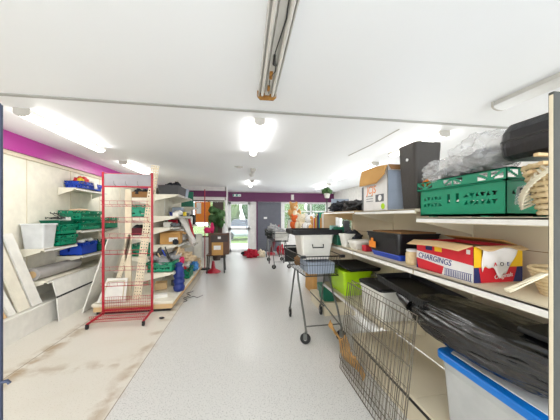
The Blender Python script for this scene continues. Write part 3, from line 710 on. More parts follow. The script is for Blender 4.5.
# things inside trolley
single(B().box((.83,3.00,.79),(1.18,3.42,.93),0,None,.008),'folded_paper_box','grey_blue','pale blue-grey flat box lying inside the trolley basket','box')
single(B().blob((.86,3.60,.86),(.07,.11,.07),.4,2.5,3,3,flat=.785),'cloth_bundle','cardboard_dark','orange-brown bundle at the handle end inside the trolley','bundle')
single(B().blob((1.12,3.60,.86),(.08,.12,.07),.4,2.5,4,3,flat=.785),'cloth_bundle','maroon','dark red cloth bundle inside the trolley basket right side','bundle')
tub('small green plastic tub on the far base shelf behind the trolley',.22,.3,.2,'crate_green_dark','crate_green_dark',(1.36,3.80,.2005))
single(B().box((1.235,3.06,1.1355),(1.33,3.20,1.37),0,None,.006),'green_box','crate_green_dark','green upright box on the middle shelf right of the trolley tub','box')
# second trolleys further back
t2=copytree(tr,(1.2,7.2,0),.05,'dark shopping trolley parked behind the one with the tub','parked trolleys at the far end')
t3=copytree(tr,(1.2,8.5,0),-.02,'farthest shopping trolley, under the grey coats','parked trolleys at the far end')
single(B().blob((1.18,7.6,.99),(.20,.30,.15),.5,2.4,31,4,flat=.815),'grey_blanket','grey_fabric','grey blanket heaped in the second trolley','blanket')
single(B().blob((1.2,8.95,1.02),(.20,.30,.2),.5,2.4,32,4,flat=.815),'grey_coat','grey_fabric','grey coat heaped in the farthest trolley','coat')
single(B().box((1.02,7.22,.82),(1.38,7.26,1.06)),'grey_tray','lamp_body','pale grey tray standing in the front of the second trolley','tray')

# ---------------------------------------------------------------- soft toys, books on the far right shelves
def teddy(label,loc,rz,mat,sc=1,belly='plush_cream'):
    t=thing('teddy_bear',label,'soft toy',loc,rz,'soft toys on the far right shelves')
    b=B(); b.blob((0,0,.12),(.09,.08,.12),.06,3,1,3); b.blob((0,-.01,.28),(.085,.08,.08),.05,3,2,3)
    for s_ in (-1,1):
        b.blob((s_*.07,0,.355),(.03,.018,.03),.05,3,3,2); b.blob((s_*.11,-.04,.16),(.035,.05,.07),.05,3,4,2); b.blob((s_*.07,-.11,.035),(.04,.085,.038),.05,3,5,2)
    b.build('bear_body',mat,t)
    B().blob((0,-.075,.26),(.035,.035,.028),.02,3,6,2).blob((0,-.062,.13),(.055,.03,.075),.02,3,6,2).build('muzzle_and_belly',belly,t)
    B().blob((-.032,-.083,.30),(.008,.008,.008),0,1,1,1).blob((.032,-.083,.30),(.008,.008,.008),0,1,1,1).blob((0,-.11,.27),(.012,.01,.009),0,1,1,1).build('eyes_and_nose','black',t)
    t.scale=(sc,)*3; return t
teddy('tan teddy bear sitting highest in the toy heap by the far window',(1.36,6.3,1.42),.3,'plush_tan',1.25)
teddy('orange-brown teddy bear below the tan one',(1.34,5.98+.06,1.136),.4,'plush_orange',1.15)
teddy('cream teddy bear on the far right shelf',(1.36,5.45,1.136),.2,'plush_cream',1.2)
teddy('white teddy bear next to the cream one',(1.38,4.85,1.136),.2,'plush_white',1.15)
teddy('small tan teddy bear leaning beside the books',(1.36,4.45,1.136),.2,'plush_tan',1.0)
teddy('brown teddy bear sitting just past the last books',(1.33,4.62+.1,1.136),-.2,'cardboard_dark',1.1) if False else None
single(B().blob((1.40,6.55,1.25),(.16,.12,.12),.4,2,42,4,flat=1.137),'pink_cushion','plush_cream','pale cushion at the farthest end of the toy shelf','cushion')
single(B().box((1.25,6.1,1.136),(1.62,6.5,1.415),0,None,.01),'toy_box','offwhite','pale box under the highest teddy bear','box')
single(B().blob((1.40,5.15,1.26),(.12,.12,.12),.3,2,41,4,flat=1.137),'clear_bag','poly_bag','clear plastic bag between cream and white teddies','bag')
cols=['beige_fabric','label_white','cardboard_light','orange','crate_teal','deep_blue','maroon','cardboard_light','box_yellow','orange','box_red','label_white']
y=3.63
nm={'box_red':'red','box_yellow':'yellow','label_white':'white','orange':'orange','crate_teal':'teal','deep_blue':'dark blue','maroon':'maroon','cardboard_light':'buff','leaf':'green','beige_fabric':'beige'}
ordw=['','next to the beige one','between white and orange ones','next to the teal one','','','','right after the maroon one','','between yellow and red ones','','farthest along']
for i,m in enumerate(cols):
    th=.028+.02*R.random(); h=.34+.12*R.random()
    bk=thing('book','%s book standing on the far right shelf%s'%(nm[m],', '+ordw[i] if ordw[i] else ''),'book',(1.26,y,1.136),0,'books on the far right shelf')
    B().box((0,0,0),(.18,.003,h)).box((0,th-.003,0),(.18,th,h)).box((0,0,0),(.003,th,h)).build('cover',m,bk); B().box((.003,.003,.004),(.175,th-.003,h-.005)).build('pages','label_white',bk)
    y+=th+.012
# stuff below on far deck
single(B().box((1.36,4.0,.2005),(1.64,4.32,.62),0,None,.01),'grey_crate','grey_fabric','grey box on the far right base shelf','box')
single(B().box((1.38,4.6,.0005),(1.66,5.2,.7),0,None,.01),'cardboard_box','cardboard','brown box on the floor beyond the far right base shelf','box')

# ---------------------------------------------------------------- floor pile by the shutter
for i,(x,y,r,m,l,n) in enumerate([(.42,9.3,(.22,.2,.16),'red_cloth','red clothes heap on the floor before the grey shutter','clothes_heap'),(.80,9.42,(.14,.14,.14),'plush_cream','cream soft toy lying on the red clothes heap','soft_toy'),
    (.22,9.8,(.16,.15,.1),'dark_fabric','black shoes and bag at the left of the floor pile','clothes_heap'),(1.62,9.85,(.16,.16,.2),'red_cloth','red coat heap at the right of the floor pile','clothes_heap')]):
    single(B().blob((x,y,r[2]*.8),r,.6,2.3,50+i,4,flat=.003),n,m,l,'clothes')
t=thing('vacuum_cleaner','red upright vacuum cleaner leaning in front of the grey shutter','vacuum cleaner',(1.2,9.75,0))
B().rrect(.28,.3,[(0,.02),(.08,0),(.12,.03)],.05).build('floor_head','red_paint',t)
B().tube([(0,0,.1),(.15,.1,.55)],[.08,.06],14).build('motor_body','maroon',t)
B().tube([(.15,.1,.55),(.32,.2,1.05),(.36,.24,1.18)],.018,8).build('handle','red_paint',t)

# ---------------------------------------------------------------- far left: wooden chair with boxes
t=thing('wooden_chair','brown wooden chair with boxes piled on it before the glazed door','chair',(-.64,7.05,0))
B().box((-.24,-.22,.46),(.24,.22,.50),0,None,.01).build('seat','brown_wood',t)
for sx in (-.21,.21):
    for sy in (-.19,.19): B().tube([(sx*1.08,sy*1.08,0),(sx,sy,.46)],.018,8).build('leg','steel_dark',t)
    B().tube([(sx,.2,.46),(sx,.24,.95)],.018,8).build('back_post','brown_wood',t)
B().box((-.21,.21,.8),(.21,.24,.95)).build('back_rail','brown_wood',t)
t=thing('drawer_unit','dark brown drawer unit with white label on the wooden chair','drawers',(-.56,6.98,.5005))
B().box((-.26,-.19,0),(.27,.2,.56),0,None,.006).build('cabinet_body','brown_wood',t); B().box((-.20,-.205,.34),(.24,-.19,.52)).build('drawer','dark_brown',t); B().box((-.02,-.21,.42),(.06,-.205,.48)).build('label_card','label_white',t)
t=thing('cardboard_box','small taped cardboard box in front of the drawer unit on the chair','box',(-.58,6.745,.5005),.02)
B().box((-.15,-.02,0),(.14,.03,.33),0,None,.004).build('box_body','cardboard',t); B().box((-.10,-.024,.14),(.08,-.02,.25)).build('label_card','label_white',t)
single(B().lathe([(.2,0),(.2,.02),(.06,.1),(.03,.3)],20),'stool_base','red_paint','red round pedestal on the floor under the wooden chair','pedestal',loc=(-.72,7.02,0))
single(B().blob((-.86,6.95,1.14),(.10,.09,.08),.4,2.6,61,3,flat=1.062).blob((-.74,6.95,1.20),(.05,.05,.14),.4,2.6,62,3,flat=1.062),'pink_toy','pink','bright pink soft toy on top of the drawer unit','soft toy')
bpy.context.view_layer.update()
single(B().lathe([(.06,0),(.06,.14),(.03,.2),(.02,.26)],16),'bottle','white_plastic','white bottle beside the pink soft toy','bottle',loc=(-.42,6.98,1.0615))
t=thing('potted_plant','green leafy plant standing at the left front window','plant',(-.80,8.95,0))
B().lathe([(.12,0),(.16,.25)],18).build('pot','dark_brown',t); bb=B(); bb.tube([(0,0,.2),(0,0,1.3)],.02)
for k in range(8): bb.blob((.16*math.cos(k*1.3),.12*math.sin(k*1.3),1.25+.07*k),(.14,.12,.12),.5,3,k,3)
bb.build('foliage','leaf',t)

# ---------------------------------------------------------------- MIDDLE GONDOLA
XS=-1.63
t=thing('display_plinth','wide cream base platform of the middle shelving','shelf base',(XS,4.2,0))
B().box((-.60,0,.135),(.58,1.05,.17),0,None,.003).box((-.60,1.053,.135),(.58,3.15,.17),0,None,.003).build('platform_board','cream',t)
B().box((-.58,.012,.045),(.56,3.12,.134)).build('plinth_front','cardboard_light',t)
B().box((-.55,.04,0),(.53,3.1,.045)).build('recessed_base','black',t)
B().box((-.592,.002,.12),(.575,.014,.168)).build('front_rail','cream_old',t)
t=thing('gondola_spine','cream spine panel with uprights along the middle shelving','shelving',(XS,5.0,.1705))
B().box((-.012,0,0),(.012,2.3,1.9)).build('panel','cream_panel',t)
for y in (0,.76,1.53,2.3): B().box((-.02,y-.02,0),(.02,y+.02,1.98)).build('upright','offwhite',t)
single(B().box((-1.845,4.40,.1705),(-1.755,4.44,1.95),0,None,.004),'gondola_post','peg','pale pinkish upright board standing behind the red rack','board')
def mshelf(lab,y0,y1,z,x1=-1.15,mat='cream'): return shelf(lab,XS+.022,x1,y0,y1,z,.04,.02,mat,'+x','middle shelving shelves')
mshelf('topmost middle shelf under the dark grey box',4.98,6.35,1.93); mshelf('second middle shelf strewn with small items',4.98,6.35,1.52)
mshelf('third middle shelf behind hanging white cloth',4.98,6.35,1.30,-1.25); mshelf('fourth middle shelf carrying the brown cardboard box',4.98,6.35,.97)
mshelf('low middle shelf carrying the dark green crate',4.5,5.6,.55,-1.12)
mshelf('far upper middle shelf near the red pole',6.4,7.25,1.75); mshelf('far lower middle shelf near the red pole',6.4,7.25,1.30); mshelf('lowest far middle shelf near the red pole',6.4,7.25,.8)
for i,(z,l) in enumerate(((1.86,'upper rear shelf on the left face of the middle shelving'),(1.5,'middle rear shelf on the left face'),(1.15,'lower rear shelf on the left face'),(.75,'lowest rear shelf on the left face'))):
    shelf(l,-2.10,XS-.022,5.0,7.2,z,.04,.02,'cream','-x','rear shelves of the middle shelving')
def openbox(label,W,D,H,mat,loc,rz=0,name='storage_box',group=None,fillmat=None,cat='box',fillseed=1,filln=5,fillh=.06):
    t=thing(name,label,cat,loc,rz,group)
    B().rrect(W,D,[(0,.02),(H,0),(H,.012),(.01,.03)],.02,cap=(True,True)).build('box_body',mat,t)
    if fillmat:
        bb=B(); rr=random.Random(fillseed)
        for k in range(filln): bb.blob(((rr.random()-.5)*W*.6,(rr.random()-.5)*D*.6,H-.02+rr.random()*fillh*.5),(W*.22,D*.22,fillh),.4,3,fillseed+k,3,flat=.02)
        bb.build('contents',fillmat,t)
    return t
openbox('dark grey box heaped with stuff on the topmost middle shelf',.38,.72,.18,'darkgrey_box',(-1.36,5.42,1.9305),fillmat='dark_fabric',fillseed=3,fillh=.09)
tub('pale blue-grey bin at the end of the topmost middle shelf',.3,.3,.2,'grey_blue',None,(-1.33,6.02,1.9305),name='bin',cat='bin')
single(B().box((-1.42,6.42,1.751),(-1.14,6.46,2.12),0,None,.003),'green_board','crate_green_dark','dark green board upright near the red pole','board')
t=thing('display_pole','thin red pole stand at the far end of the middle shelving','stand',(-1.0,7.45,0)); B().tube([(0,0,.02),(0,0,2.3)],.013,10).build('pole','red_paint',t); B().lathe([(.16,0),(.16,.015),(.03,.03)],20).build('base','black',t)
rr=random.Random(11)
itm=[('white_bowl','offwhite','white bowl on the second middle shelf'),('blue_tin','deep_blue','small dark blue tin on the second middle shelf'),('black_box','black','small black box on the second middle shelf'),('green_pot','green_bright','bright green pot on the second middle shelf'),('yellow_cup','yellow','yellow cup on the second middle shelf'),('blue_tub','sky_blue_plastic','light blue tub on the second middle shelf'),('grey_box','screen_grey','grey box at the back of the second middle shelf')]
for i,(n,m,l) in enumerate(itm):
    x=-1.22-.12*(i%2); y=5.08+.17*i
    if i%2: single(B().lathe([(.035,0),(.045,.05),(.045,.08)],14),n,m,l,'container',loc=(x,y,1.5205),group='small items on the second middle shelf')
    else: single(B().box((-.05,-.05,0),(.05,.05,.07+.02*(i%3)),0,None,.006),n,m,l,'container',loc=(x,y,1.5205),group='small items on the second middle shelf')
single(B().rrect(.22,.28,[(0,.01),(.18,0),(.2,.01)],.03),'grey_blue_box','grey_blue','pale blue-grey box on the second middle shelf far end','box',loc=(-1.42,6.1,1.5205))
for i,(x,y,w,h,m,l) in enumerate([(-1.40,5.2,.14,.1,'offwhite','white packet on the third middle shelf'),(-1.38,5.5,.16,.14,'red_cloth','dark red packet on the third middle shelf'),(-1.40,5.85,.18,.15,'black','black packet on the third middle shelf')]):
    single(B().box((-w/2,-w/2,0),(w/2,w/2,h),0,None,.008),'packet',m,l,'packet',loc=(x,y,1.3005))
t=thing('cardboard_box','open brown cardboard box on the fourth middle shelf','box',(-1.36,5.32,.9705),.08)
b=B(); W,D,H=.36,.36,.24; b.box((-W/2,-D/2,0),(W/2,D/2,.004))
for a,c in (((-W/2,-D/2),(W/2,-D/2+.005)),((-W/2,D/2-.005),(W/2,D/2)),((-W/2,-D/2),(-W/2+.005,D/2)),((W/2-.005,-D/2),(W/2,D/2))): b.box((a[0],a[1],0),(c[0],c[1],H))
b.build('box_body','cardboard',t); B().box((-.02,-D/2-.002,.05),(.14,-D/2,.13)).build('label_card','label_white',t)
B().sheet(lambda u,v:(-W/2+W*u,-D/2-.08*v,H-.03*v),3,3,.004).build('flap','cardboard',t); B().sheet(lambda u,v:(W/2+.09*v,-D/2+D*u,H-.05*v),3,3,.004).build('flap','cardboard',t)
b=B(); b.sheet(lambda u,v:(-1.28+.26*v+.03*math.sin(u*9),5.55+.42*u+.03*math.sin(v*7),1.46-.05*math.sin(u*7)-.62*v*(.7+.3*math.sin(u*3))+.02*math.sin(u*23)),24,20,.006); single(b,'hanging_cloth','white_fabric','white cloth draped over the third middle shelf front','cloth')
single(B().sheet(lambda u,v:(-1.16+.10*v+.02*math.sin(u*11),5.92+.2*u,1.44-.42*v+.02*math.sin(u*17)),12,14,.006),'red_cloth','red_cloth','red and white garment hanging next to the white cloth','cloth')
single(B().blob((-1.20,5.72,.62),(.2,.3,.10),.6,2.5,71,4,flat=.571).blob((-1.3,5.6,.75),(.1,.2,.1),.5,2.5,72,4,flat=.571),'cloth_heap','beige_fabric','beige cloth heap beyond the low middle shelf','cloth')
openbox('box of oddments on the low middle shelf far end',.3,.34,.2,'offwhite',(-1.35,5.33,.5505),fillmat='grey_fabric',fillseed=9)
c1=crate('dark green crate of grey odds and ends on the low middle shelf',.40,.46,.17,'crate_green',(-1.56,4.56,.5515),0,cell=.02)
bb=B(); rr=random.Random(5)
for k in range(9): bb.blob((-1.52+.34*rr.random(),4.62+.34*rr.random(),.70+.06*rr.random()),(.09,.09,.05),.5,3,80+k,3)
single(bb,'grey_oddments','grey_fabric','grey oddments heaped in the dark green crate','oddments')
for k in range(5):
    a=rr.random()*3; x,y=-1.40+.2*rr.random(),4.7+.2*rr.random()
    single(B().tube([(x,y,.68),(x+.12*math.cos(a),y+.12*math.sin(a),.84+.03*k)],.012,6),'wooden_stick',['wood_light','steel_dark','crate_blue','wood_light','steel_dark'][k],['pale stick poking up from the dark green crate','dark rod poking up from the dark green crate','blue rod poking up from the dark green crate','second pale stick in the dark green crate','tallest dark rod in the dark green crate'][k],'stick','sticks in the dark green crate')
c2=crate('green crate of colourful toys on the platform behind the blue flask',.28,.46,.20,'crate_green',(-1.36,5.62,.1765),0,cell=.02)
bb=B()
single(B().blob((-1.24,5.75,.37),(.08,.09,.05),.5,3,90,3),'red_toy','box_red','red toy in the green crate behind the blue flask','toy')
single(B().blob((-1.20,5.95,.37),(.06,.07,.05),.5,3,91,3),'white_toy','label_white','white toy in the green crate behind the blue flask','toy')
single(B().blob((-1.12,6.45,.28),(.10,.16,.11),.5,2.5,92,4,flat=.172),'blue_bag','sky_blue_plastic','light blue bag on the far part of the platform','bag')
single(B().blob((-1.15,6.9,.28),(.11,.2,.12),.5,2.5,93,4,flat=.172),'beige_bag','beige_fabric','beige bag at the far end of the platform','bag')
for i,(x,y,z,w,h,m,l) in enumerate([(-1.3,6.6,1.301,.2,.2,'offwhite','white box on the far lower middle shelf'),(-1.28,6.95,1.301,.2,.26,'black','black box on the far lower middle shelf'),(-1.3,6.6,.801,.22,.3,'label_white','white box on the lowest far middle shelf'),(-1.28,6.95,.801,.2,.24,'darkgrey_box','dark grey box on the lowest far middle shelf'),(-1.3,6.95,1.751,.2,.14,'mint','mint box on the far upper middle shelf')]):
    single(B().box((-w/2,-w/2,0),(w/2,w/2,h),0,None,.006),'box',m,l,'box',loc=(x,y,z))
for i,(x,y,w,d_,h,a,m,l) in enumerate([(-1.30,4.42,.20,.12,.05,.3,'offwhite','white packet lying on the platform behind the red rack'),(-1.22,5.15,.18,.14,.10,.5,'darkgrey_box','dark small box on the platform behind the blue rolled bag'),(-1.45,4.95,.2,.2,.12,.2,'cardboard_light','buff box on the platform under the low middle shelf')]):
    single(B().box((-w/2,-d_/2,0),(w/2,d_/2,h),0,None,.006),'small_box',m,l,'box',loc=(x,y,.1705),rz=a)
for i,(x,y,z,rad,m,n,l) in enumerate([(-1.22,5.28,1.58,(.07,.08,.05),'white_fabric','cloth_bundle','white rag between the items on the second middle shelf'),(-1.22,5.05,1.02,(.05,.06,.05),'dark_fabric','cloth_bundle','dark glove in front of the brown cardboard box'),(-1.20,4.98,.63,(.07,.12,.07),'beige_fabric','cloth_bundle','beige rag right of the dark green crate'),(-1.18,5.25,.63,(.07,.12,.07),'pink','cloth_bundle','pink rag on the low middle shelf behind the beige rag'),(-1.30,5.75,1.06,(.14,.16,.09),'white_fabric','cloth_bundle','white cloth bundle right of the brown box on the fourth middle shelf'),
  (-1.25,6.1,1.06,(.12,.16,.09),'plush_tan','cloth_bundle','tan cloth bundle at the far end of the fourth middle shelf'),(-1.28,5.2,1.345,(.08,.1,.04),'screen_grey','grey_bundle','grey bundle next to the packets on the third middle shelf'),
  (-1.22,6.15,.26,(.08,.1,.08),'box_red','cloth_bundle','red bundle on the platform between green crate and blue bag'),(-1.48,5.0,.74,(.06,.14,.16),'darkgrey_box','cloth_bundle','dark bundle rising behind the dark green crate')]):
    single(B().blob((x,y,z),rad,.5,2.6,110+i,4),n,m,l,'bundle')
single(B().box((-1.60,9.2,0),(-1.35,9.4,.9),0,None,.01),'tall_cabinet','offwhite','white low cabinet by the left front window','cabinet')
single(B().box((-.98,9.36,0),(-.60,9.40,2.05),0,None,.004),'dark_board','dark_brown','dark board standing in the right half of the left front window','board')
single(B().blob((-1.05,7.0,.9),(.10,.12,.05),.5,3,130,3),'jacket','dark_fabric','dark jacket hanging left of the drawer unit','jacket') if False else None
# blue flask / rolled bag
t=thing('rolled_bag','deep blue rolled bag standing upright on the cream platform','bag',(-1.08,4.72,.1705))
b=B(); pr=[(.05,0),(.085,.012),(.095,.05)]+[(.088+.012*math.cos(k*1.9),.08+k*.03) for k in range(10)]+[(.085,.38),(.075,.42),(.05,.45),(.065,.47),(.07,.49),(.04,.51)]
b.lathe(pr,24); b.build('bag_body','deep_blue',t); B().tube([(-.04,-.02,.49),(0,-.05,.53),(.04,-.02,.49)],.008,6).build('carry_strap','deep_blue',t)
# crumpled cables on floor by platform
single(B().tube([(-.98+.05*math.sin(k*1.3),4.6+.06*k,.006+.004*(k%2)) for k in range(12)],.006,5).tube([(-.98,4.8,.006),(-.86,4.9,.008),(-.78,4.82,.006),(-.7,4.95,.006)],.005,5),'floor_cable','steel_dark','thin dark cable lying on floor beside the platform','cable')
single(B().blob((-1.14,3.92,.012),(.04,.03,.012),.3,3,5,2,flat=.001),'floor_scrap','dark_fabric','small dark scrap on floor right of the red rack','scrap')
# boards leaning left of the spine
single(B().board((-2.42,4.32,.01),(-2.42,4.97,.01),(-2.08,4.97,1.12),(-2.10,4.42,1.15),.018),'leaning_board','offwhite','tall white board leaning on the left of the middle shelving','board')
t=thing('bordered_sheet','low white panel with raised border lying back behind the red rack','panel',(0,0,0))
B().board((-2.16,4.22,.185),(-1.76,4.22,.185),(-1.78,4.36,.52),(-2.08,4.36,.52),.018).build('panel_board','offwhite',t)
b=B(); P_=[Vector(p) for p in ((-2.11,4.225,.215),(-1.80,4.225,.215),(-1.815,4.335,.485),(-2.05,4.335,.485))]
for i in range(4): b.tube([P_[i]-Vector((0,.012,0)),P_[(i+1)%4]-Vector((0,.012,0))],.008,6)
b.build('raised_border','cream_old',t)
def pegboard(lab,org,rx,ry,W,H,hole=.05):
    t=thing('pegboard',lab,'pegboard',org,0,'perforated strips behind the red rack')
    t.rotation_euler=(rx,ry,0)
    n=int(H/hole)
    def h(u,v):
        x=(u*W/(hole*.8))%1; z=(v*H/hole)%1; return abs(x-.5)<.2 and abs(z-.5)<.22
    B().pane(W,H,.012,.011,h,Matrix.Translation((-W/2,0,0))).build('board','peg',t); B().box((-W/2,.06,0),(-W/2+.02,.075,H)).build('rear_batten','brown_wood',t) if False else None
    return t
pegboard('broad perforated cream strip leaning upright behind the red rack',(-1.64,4.33,.1805),-.06,.11,.12,2.2)
pegboard('narrow perforated strip slanting beside the white leaning board',(-2.02,4.40,.19),-.0,.25,.07,1.05,.04)
# items visible through the rack on left-face shelves
crate('green crate on the middle rear shelf, seen through the red rack',.36,.5,.22,'crate_teal',(-2.06,5.1,1.5065),0,cell=.025)
crate('green crate on the lowest rear shelf, seen through the red rack',.36,.5,.22,'crate_green',(-2.06,5.15,.7565),0,cell=.025)
openbox('maroon box on the lower rear shelf, seen through the red rack',.34,.4,.14,'maroon',(-1.88,5.3,1.1505),fillmat='dark_fabric',fillseed=4)
openbox('brown box on the upper rear shelf, seen through the red rack',.34,.4,.12,'cardboard_dark',(-1.88,5.3,1.8605),fillmat='dark_fabric',fillseed=6)
single(B().blob((-1.9,6.1,1.93),(.12,.3,.07),.5,3,33,3,flat=1.861),'dark_bundle','dark_fabric','dark bundle farther along the upper rear shelf','bundle')

# ---------------------------------------------------------------- RED RACK
t=thing('display_rack','red wire display rack with grey header board standing on black castors','display rack',(-1.665,4.08,0))
for s_ in (-1,1):
    B().box((s_*.34-.014,-.014,.05),(s_*.34+.014,.014,2.17),0,None,.003).build('post','red_paint',t)
    f=B(); f.tube([(s_*.34,0,.075),(s_*.35,-.38,.065)],.016,8); f.build('foot_bar','red_paint',t)
    c=B().tube([(s_*.35-.012,-.38,.028),(s_*.35+.012,-.38,.028)],.028,16).box((s_*.35-.016,-.395,.03),(s_*.35+.016,-.365,.065)).build('castor','rubber',t)
B().box((-.33,-.006,1.965),(.33,.006,2.145)).build('header_board','header_grey',t)
B().box((-.33,-.012,1.945),(.33,.012,1.965)).build('cross_rail','red_paint',t); B().box((-.33,-.012,.10),(.33,.012,.125)).build('cross_rail','red_paint',t); B().tube([(-.33,-.0,2.15),(.33,0,2.15)],.005,6).build('cross_rail','red_paint',t)
for k in range(3):
    x=-.16+.16*k; B().tube([(x,-.01,1.96),(x-.01,-.06,1.99),(x+.02,-.14,2.0),(x+.03,-.15,2.02)],.003,5).build('hook','steel',t)
for z in (1.69,1.45,1.21,.97,.73,.50):
    b=B(); x0,x1=-.325,.325
    for zz,yy in ((0,.0),(0.02,-.10),(.075,-.11)): b.tube([(x0,yy,z+zz-.03),(x1,yy,z+zz-.03)],.0032,5)
    for i in range(0,7): 
        x=x0+.02+(x1-x0-.04)*i/6
        b.tube([(x,0,z-.03),(x,-.10,z-.01),(x,-.11,z+.045)],.0022 if i%3 else .003,4)
    b.build('wire_tray','red_paint',t)
b=B()
for i in range(27): x=-.325+.65*i/26; b.tube([(x,-.012,.13),(x,-.012,.31)],.002,4)
for z in (.14,.18,.22,.26,.31): b.tube([(-.33,-.012,z),(.33,-.012,z)],.003,5)
for i in range(27): x=-.335+.67*i/26; b.tube([(x,-.012,.13),(x*1.03,-.30,.06),(x*1.04,-.34,.15)],.002,4)
for yy,z in ((-.08,.112),(-.16,.094),(-.24,.076),(-.30,.06),(-.32,.1),(-.34,.15)): b.tube([(-.345,yy,z),(.345,yy,z)],.0032,5)
b.build('base_basket','red_paint',t)

# ---------------------------------------------------------------- LEFT WALL SHELVES
def lshelf(lab,y0,y1,z,x1): return shelf(lab,XL+.012,x1,y0,y1,z,.04,.022,'cream','+x','left wall shelves')
lshelf('highest left wall shelf carrying the blue crate',4.75,5.75,2.0,-2.75)
lshelf('left wall shelf carrying the clear box and green crate stack',3.97,4.69,1.05,-2.70)
lshelf('left wall shelf with two stacked green crates',4.72,6.04,1.27,-2.66)
lshelf('left wall shelf with the bright blue crate',4.72,6.04,.84,-2.64)
lshelf('lowest left wall shelf carrying the grey carpet roll',3.97,6.04,.60,-2.66)
t=deck('cream base under the left wall shelves',XL+.002,-2.66,3.2,6.1,.30,'offwhite')
crate('royal blue crate on the highest left wall shelf',.26,.62,.13,'crate_blue',(-3.02,4.92,2.0065),0,cell=.02)
bb=B(); single(B().blob((-2.90,5.15,2.17),(.10,.13,.07),.5,2.6,21,4),'red_toy_bag','box_red','red and yellow toy bag in the high blue crate','bag'); single(B().blob((-2.84,5.02,2.155),(.05,.05,.05),.5,2.6,24,3),'yellow_toy','yellow','yellow toy beside the red bag in the high blue crate','toy')
single(B().blob((-2.86,5.38,2.14),(.08,.12,.05),.6,2.6,23,4),'white_cloth','white_fabric','white cloth spilling from the high blue crate','cloth')
single(B().sheet(lambda u,v:(-2.735+.02*v,5.22+.10*u,2.16-.13*v),4,5,.004),'white_towel','white_fabric','white towel hanging over the edge of the high blue crate','towel')
t=thing('clear_storage_box','large clear plastic box with pale lid on the left wall shelf','box',(-2.87,4.125,1.0505))
B().rrect(.30,.27,[(0,.03),(.33,0),(.335,.0)],.03).build('box_body','clear_poly',t); B().rrect(.33,.29,[(.336,0),(.35,.0),(.355,.01)],.03).build('lid','clear_poly',t)
B().blob((0,0,.10),(.08,.08,.08),.4,2.5,4,3,flat=.01).build('contents','label_white',t)
for i,l in enumerate(('lower of two teal crates stacked beside the clear box','upper of two teal crates stacked beside the clear box')):
    crate(l,.30,.38,.165,'crate_green',(-3.01,4.30,1.0565+i*.17),0,cell=.02)
openbox('dark green tray of wires on top of the teal crate stack',.30,.34,.05,'crate_green_dark',(-2.86,4.47,1.397),name='tray',cat='tray')
rr=random.Random(3); bb=B()
for k in range(8):
    x,y=-2.86+.1*(rr.random()-.5),4.42+.12*rr.random(); r=.05+.06*rr.random()
    bb.tube([(x+r*math.cos(a*.5),y+r*.9*math.sin(a*.5),1.45+.03*rr.random()+(.10*math.sin(a*.25) if k<2 else .02)) for a in range(13)],.005,5,closed=True)
single(bb,'wire_coils','steel_dark','tangled dark wire coils in the tray above the crate stack','wire')
single(B().box((-2.86,4.50,1.41),(-2.74,4.60,1.50),0,None,.01),'white_device','offwhite','white device beside the wire coils','device')
for i,l in enumerate(('lower of two green crates stacked on the left wall shelf','upper of two green crates stacked on the left wall shelf')):
    crate(l,.33,.60,.165,'crate_green',(-3.01,4.76,1.2765+i*.17),0,cell=.02)
crate('green crate behind the red rack on the left wall shelf',.34,.5,.22,'crate_green',(-2.98,5.45,1.2765),0,cell=.025)
single(B().blob((-2.82,4.95,1.615),(.12,.2,.03),.5,3,27,3),'brown_cloth','beige_fabric','beige cloth on top of the upper green crate','cloth')
crate('bright blue crate of white oddments on the left wall shelf',.34,.45,.21,'crate_blue',(-3.01,4.76,.8465),0,cell=.03)
bb=B(); rr=random.Random(4)
for k in range(10): bb.blob((-2.97+.26*rr.random(),4.82+.34*rr.random(),1.06+.03*rr.random()),(.05,.05,.03),.5,3,k,2)
single(bb,'white_oddments','offwhite','white oddments heaped in the bright blue crate','oddments')
crate('dark green crate beside the bright blue crate',.34,.4,.2,'crate_green_dark',(-2.98,5.3,.8465),0,cell=.03)
t=thing('carpet_roll','grey carpet roll lying along the lowest left wall shelf','carpet roll',(-2.86,3.99,.692))
b=B(); b.tube([(0,0,0),(0,.45,.0),(0,.95,.0)],[.09,.092,.088],24); b.build('roll','carpet',t)
B().tube([(0.0,.952,0),(.0,.958,0)],.05,18).tube([(0,-.008,0),(0,-.002,0)],.05,18).build('core','cardboard_light',t)
t=thing('slotted_board','long white board with a dark slot leaning below the grey carpet roll','board',(0,0,0))
B().board((-2.60,4.05,.36),(-2.60,5.6,.36),(-2.655,5.6,.57),(-2.655,4.05,.57),.016).board((-2.57,4.05,.0),(-2.57,5.6,.0),(-2.60,5.6,.33),(-2.60,4.05,.33),.016).build('board_face','offwhite',t)
B().board((-2.605,4.06,.325),(-2.605,5.59,.325),(-2.61,5.59,.365),(-2.61,4.06,.365),.006).build('dark_slot','black',t)
# boards leaning bottom-left
def plank(lab,p,mat='offwhite',nm='leaning_plank'): return single(B().board(*p,.022),nm,mat,lab,'plank','planks leaning at the left wall')
plank('widest white plank leaning nearest to the clear plastic box',[(-2.72,3.78,.31),(-2.72,3.95,.31),(-3.02,3.87,1.28),(-3.02,3.73,1.28)])
plank('cream plank leaning between the widest white one and the narrow one',[(-2.72,3.58,.31),(-2.72,3.75,.31),(-3.02,3.70,1.22),(-3.02,3.55,1.22)],'cream')
plank('narrow white plank leaning in front of the cream one',[(-2.72,3.45,.31),(-2.72,3.54,.31),(-3.02,3.50,1.05),(-3.02,3.42,1.05)],'offwhite')
plank('short brown-edged plank nearest the camera',[(-2.72,3.36,.31),(-2.72,3.42,.31),(-2.98,3.40,.75),(-2.98,3.35,.75)],'cardboard_light')

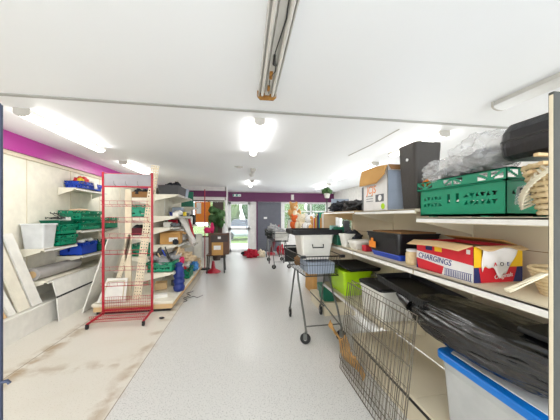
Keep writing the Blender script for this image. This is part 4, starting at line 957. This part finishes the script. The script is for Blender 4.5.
# left edge grid stand
t=thing('grid_stand','dark blue-grey wire grid display panel at the left edge','grid panel',(-.815,1.0,0))
B().tube([(0,0,.0),(0,0,1.885)],.0085,10).tube([(-.6,0,.0),(-.6,0,1.885)],.0085,10).build('frame_post','blue_grey',t)
b=B()
for i in range(9): b.tube([(-.6,.0,.2+i*.205),(0,.0,.2+i*.205)],.005,6)
b.tube([(-.6,0,1.885),(0,0,1.885)],.008,8); b.build('rungs','blue_grey',t)
b=B()
for i in range(1,6): b.tube([(-.1*i,.006,.05),(-.1*i,.006,1.88)],.004,6)
b.build('grid_wires','blue_grey',t)
B().box((-.62,-.2,0),(-.58,.2,.02)).box((-.02,-.2,0),(.02,.2,.02)).build('foot','blue_grey',t)
B().tube([(.0,-.0,.93),(.022,-.0,.935),(.03,0,.925)],.006,6).build('hook','blue_grey',t)

# ---------------------------------------------------------------- light, world, camera
W=bpy.data.worlds.new('World'); bpy.context.scene.world=W; W.use_nodes=True; nt=W.node_tree
bg=nt.nodes['Background']; bg.inputs[0].default_value=(.93,.97,1,1); bg.inputs[1].default_value=6.0
def area(name,loc,sx,sy,pw,col=(1,.985,.96)):
    l=bpy.data.lights.new(name,'AREA'); l.shape='RECTANGLE'; l.size=sx; l.size_y=sy; l.energy=pw; l.color=col
    o=bpy.data.objects.new(name,l); C.objects.link(o); o.location=loc; return o
for x,y,L in ((.22,3.56,1.4),(.36,8.2,1.1),(-2.2,3.7,1.4),(-2.3,6.15,1.4),(2.62,3.4,1.1),(2.72,5.8,2.1),(2.9,8.5,1.2),(-2.22,-.9,1.2),(.22,-.9,1.2),(2.6,-.9,1.2)):  # entries behind the camera serve the added unseen battens
    area('tube_light',(x,y,CEIL-.085),.1,L,17)
    if y>0:
        for s_ in (-1,1):
            o=area('tube_light_side',(x+s_*.085,y,CEIL-.05),.05,L,2.5); o.rotation_euler=(0,-s_*(PI/2+.25),0)
cam=bpy.data.cameras.new('camera'); co=bpy.data.objects.new('camera',cam); C.objects.link(co)
co.location=(0,0,1.5); co.rotation_euler=(PI/2,0,-math.atan(40/250)); cam.sensor_width=36; cam.lens=250/560*36; cam.shift_y=7/560; cam.clip_start=.05
bpy.context.scene.camera=co
vs=bpy.context.scene.view_settings; vs.view_transform='Standard'; vs.look='None'; vs.gamma=1; vs.exposure=-.38; vs.use_curve_mapping=False
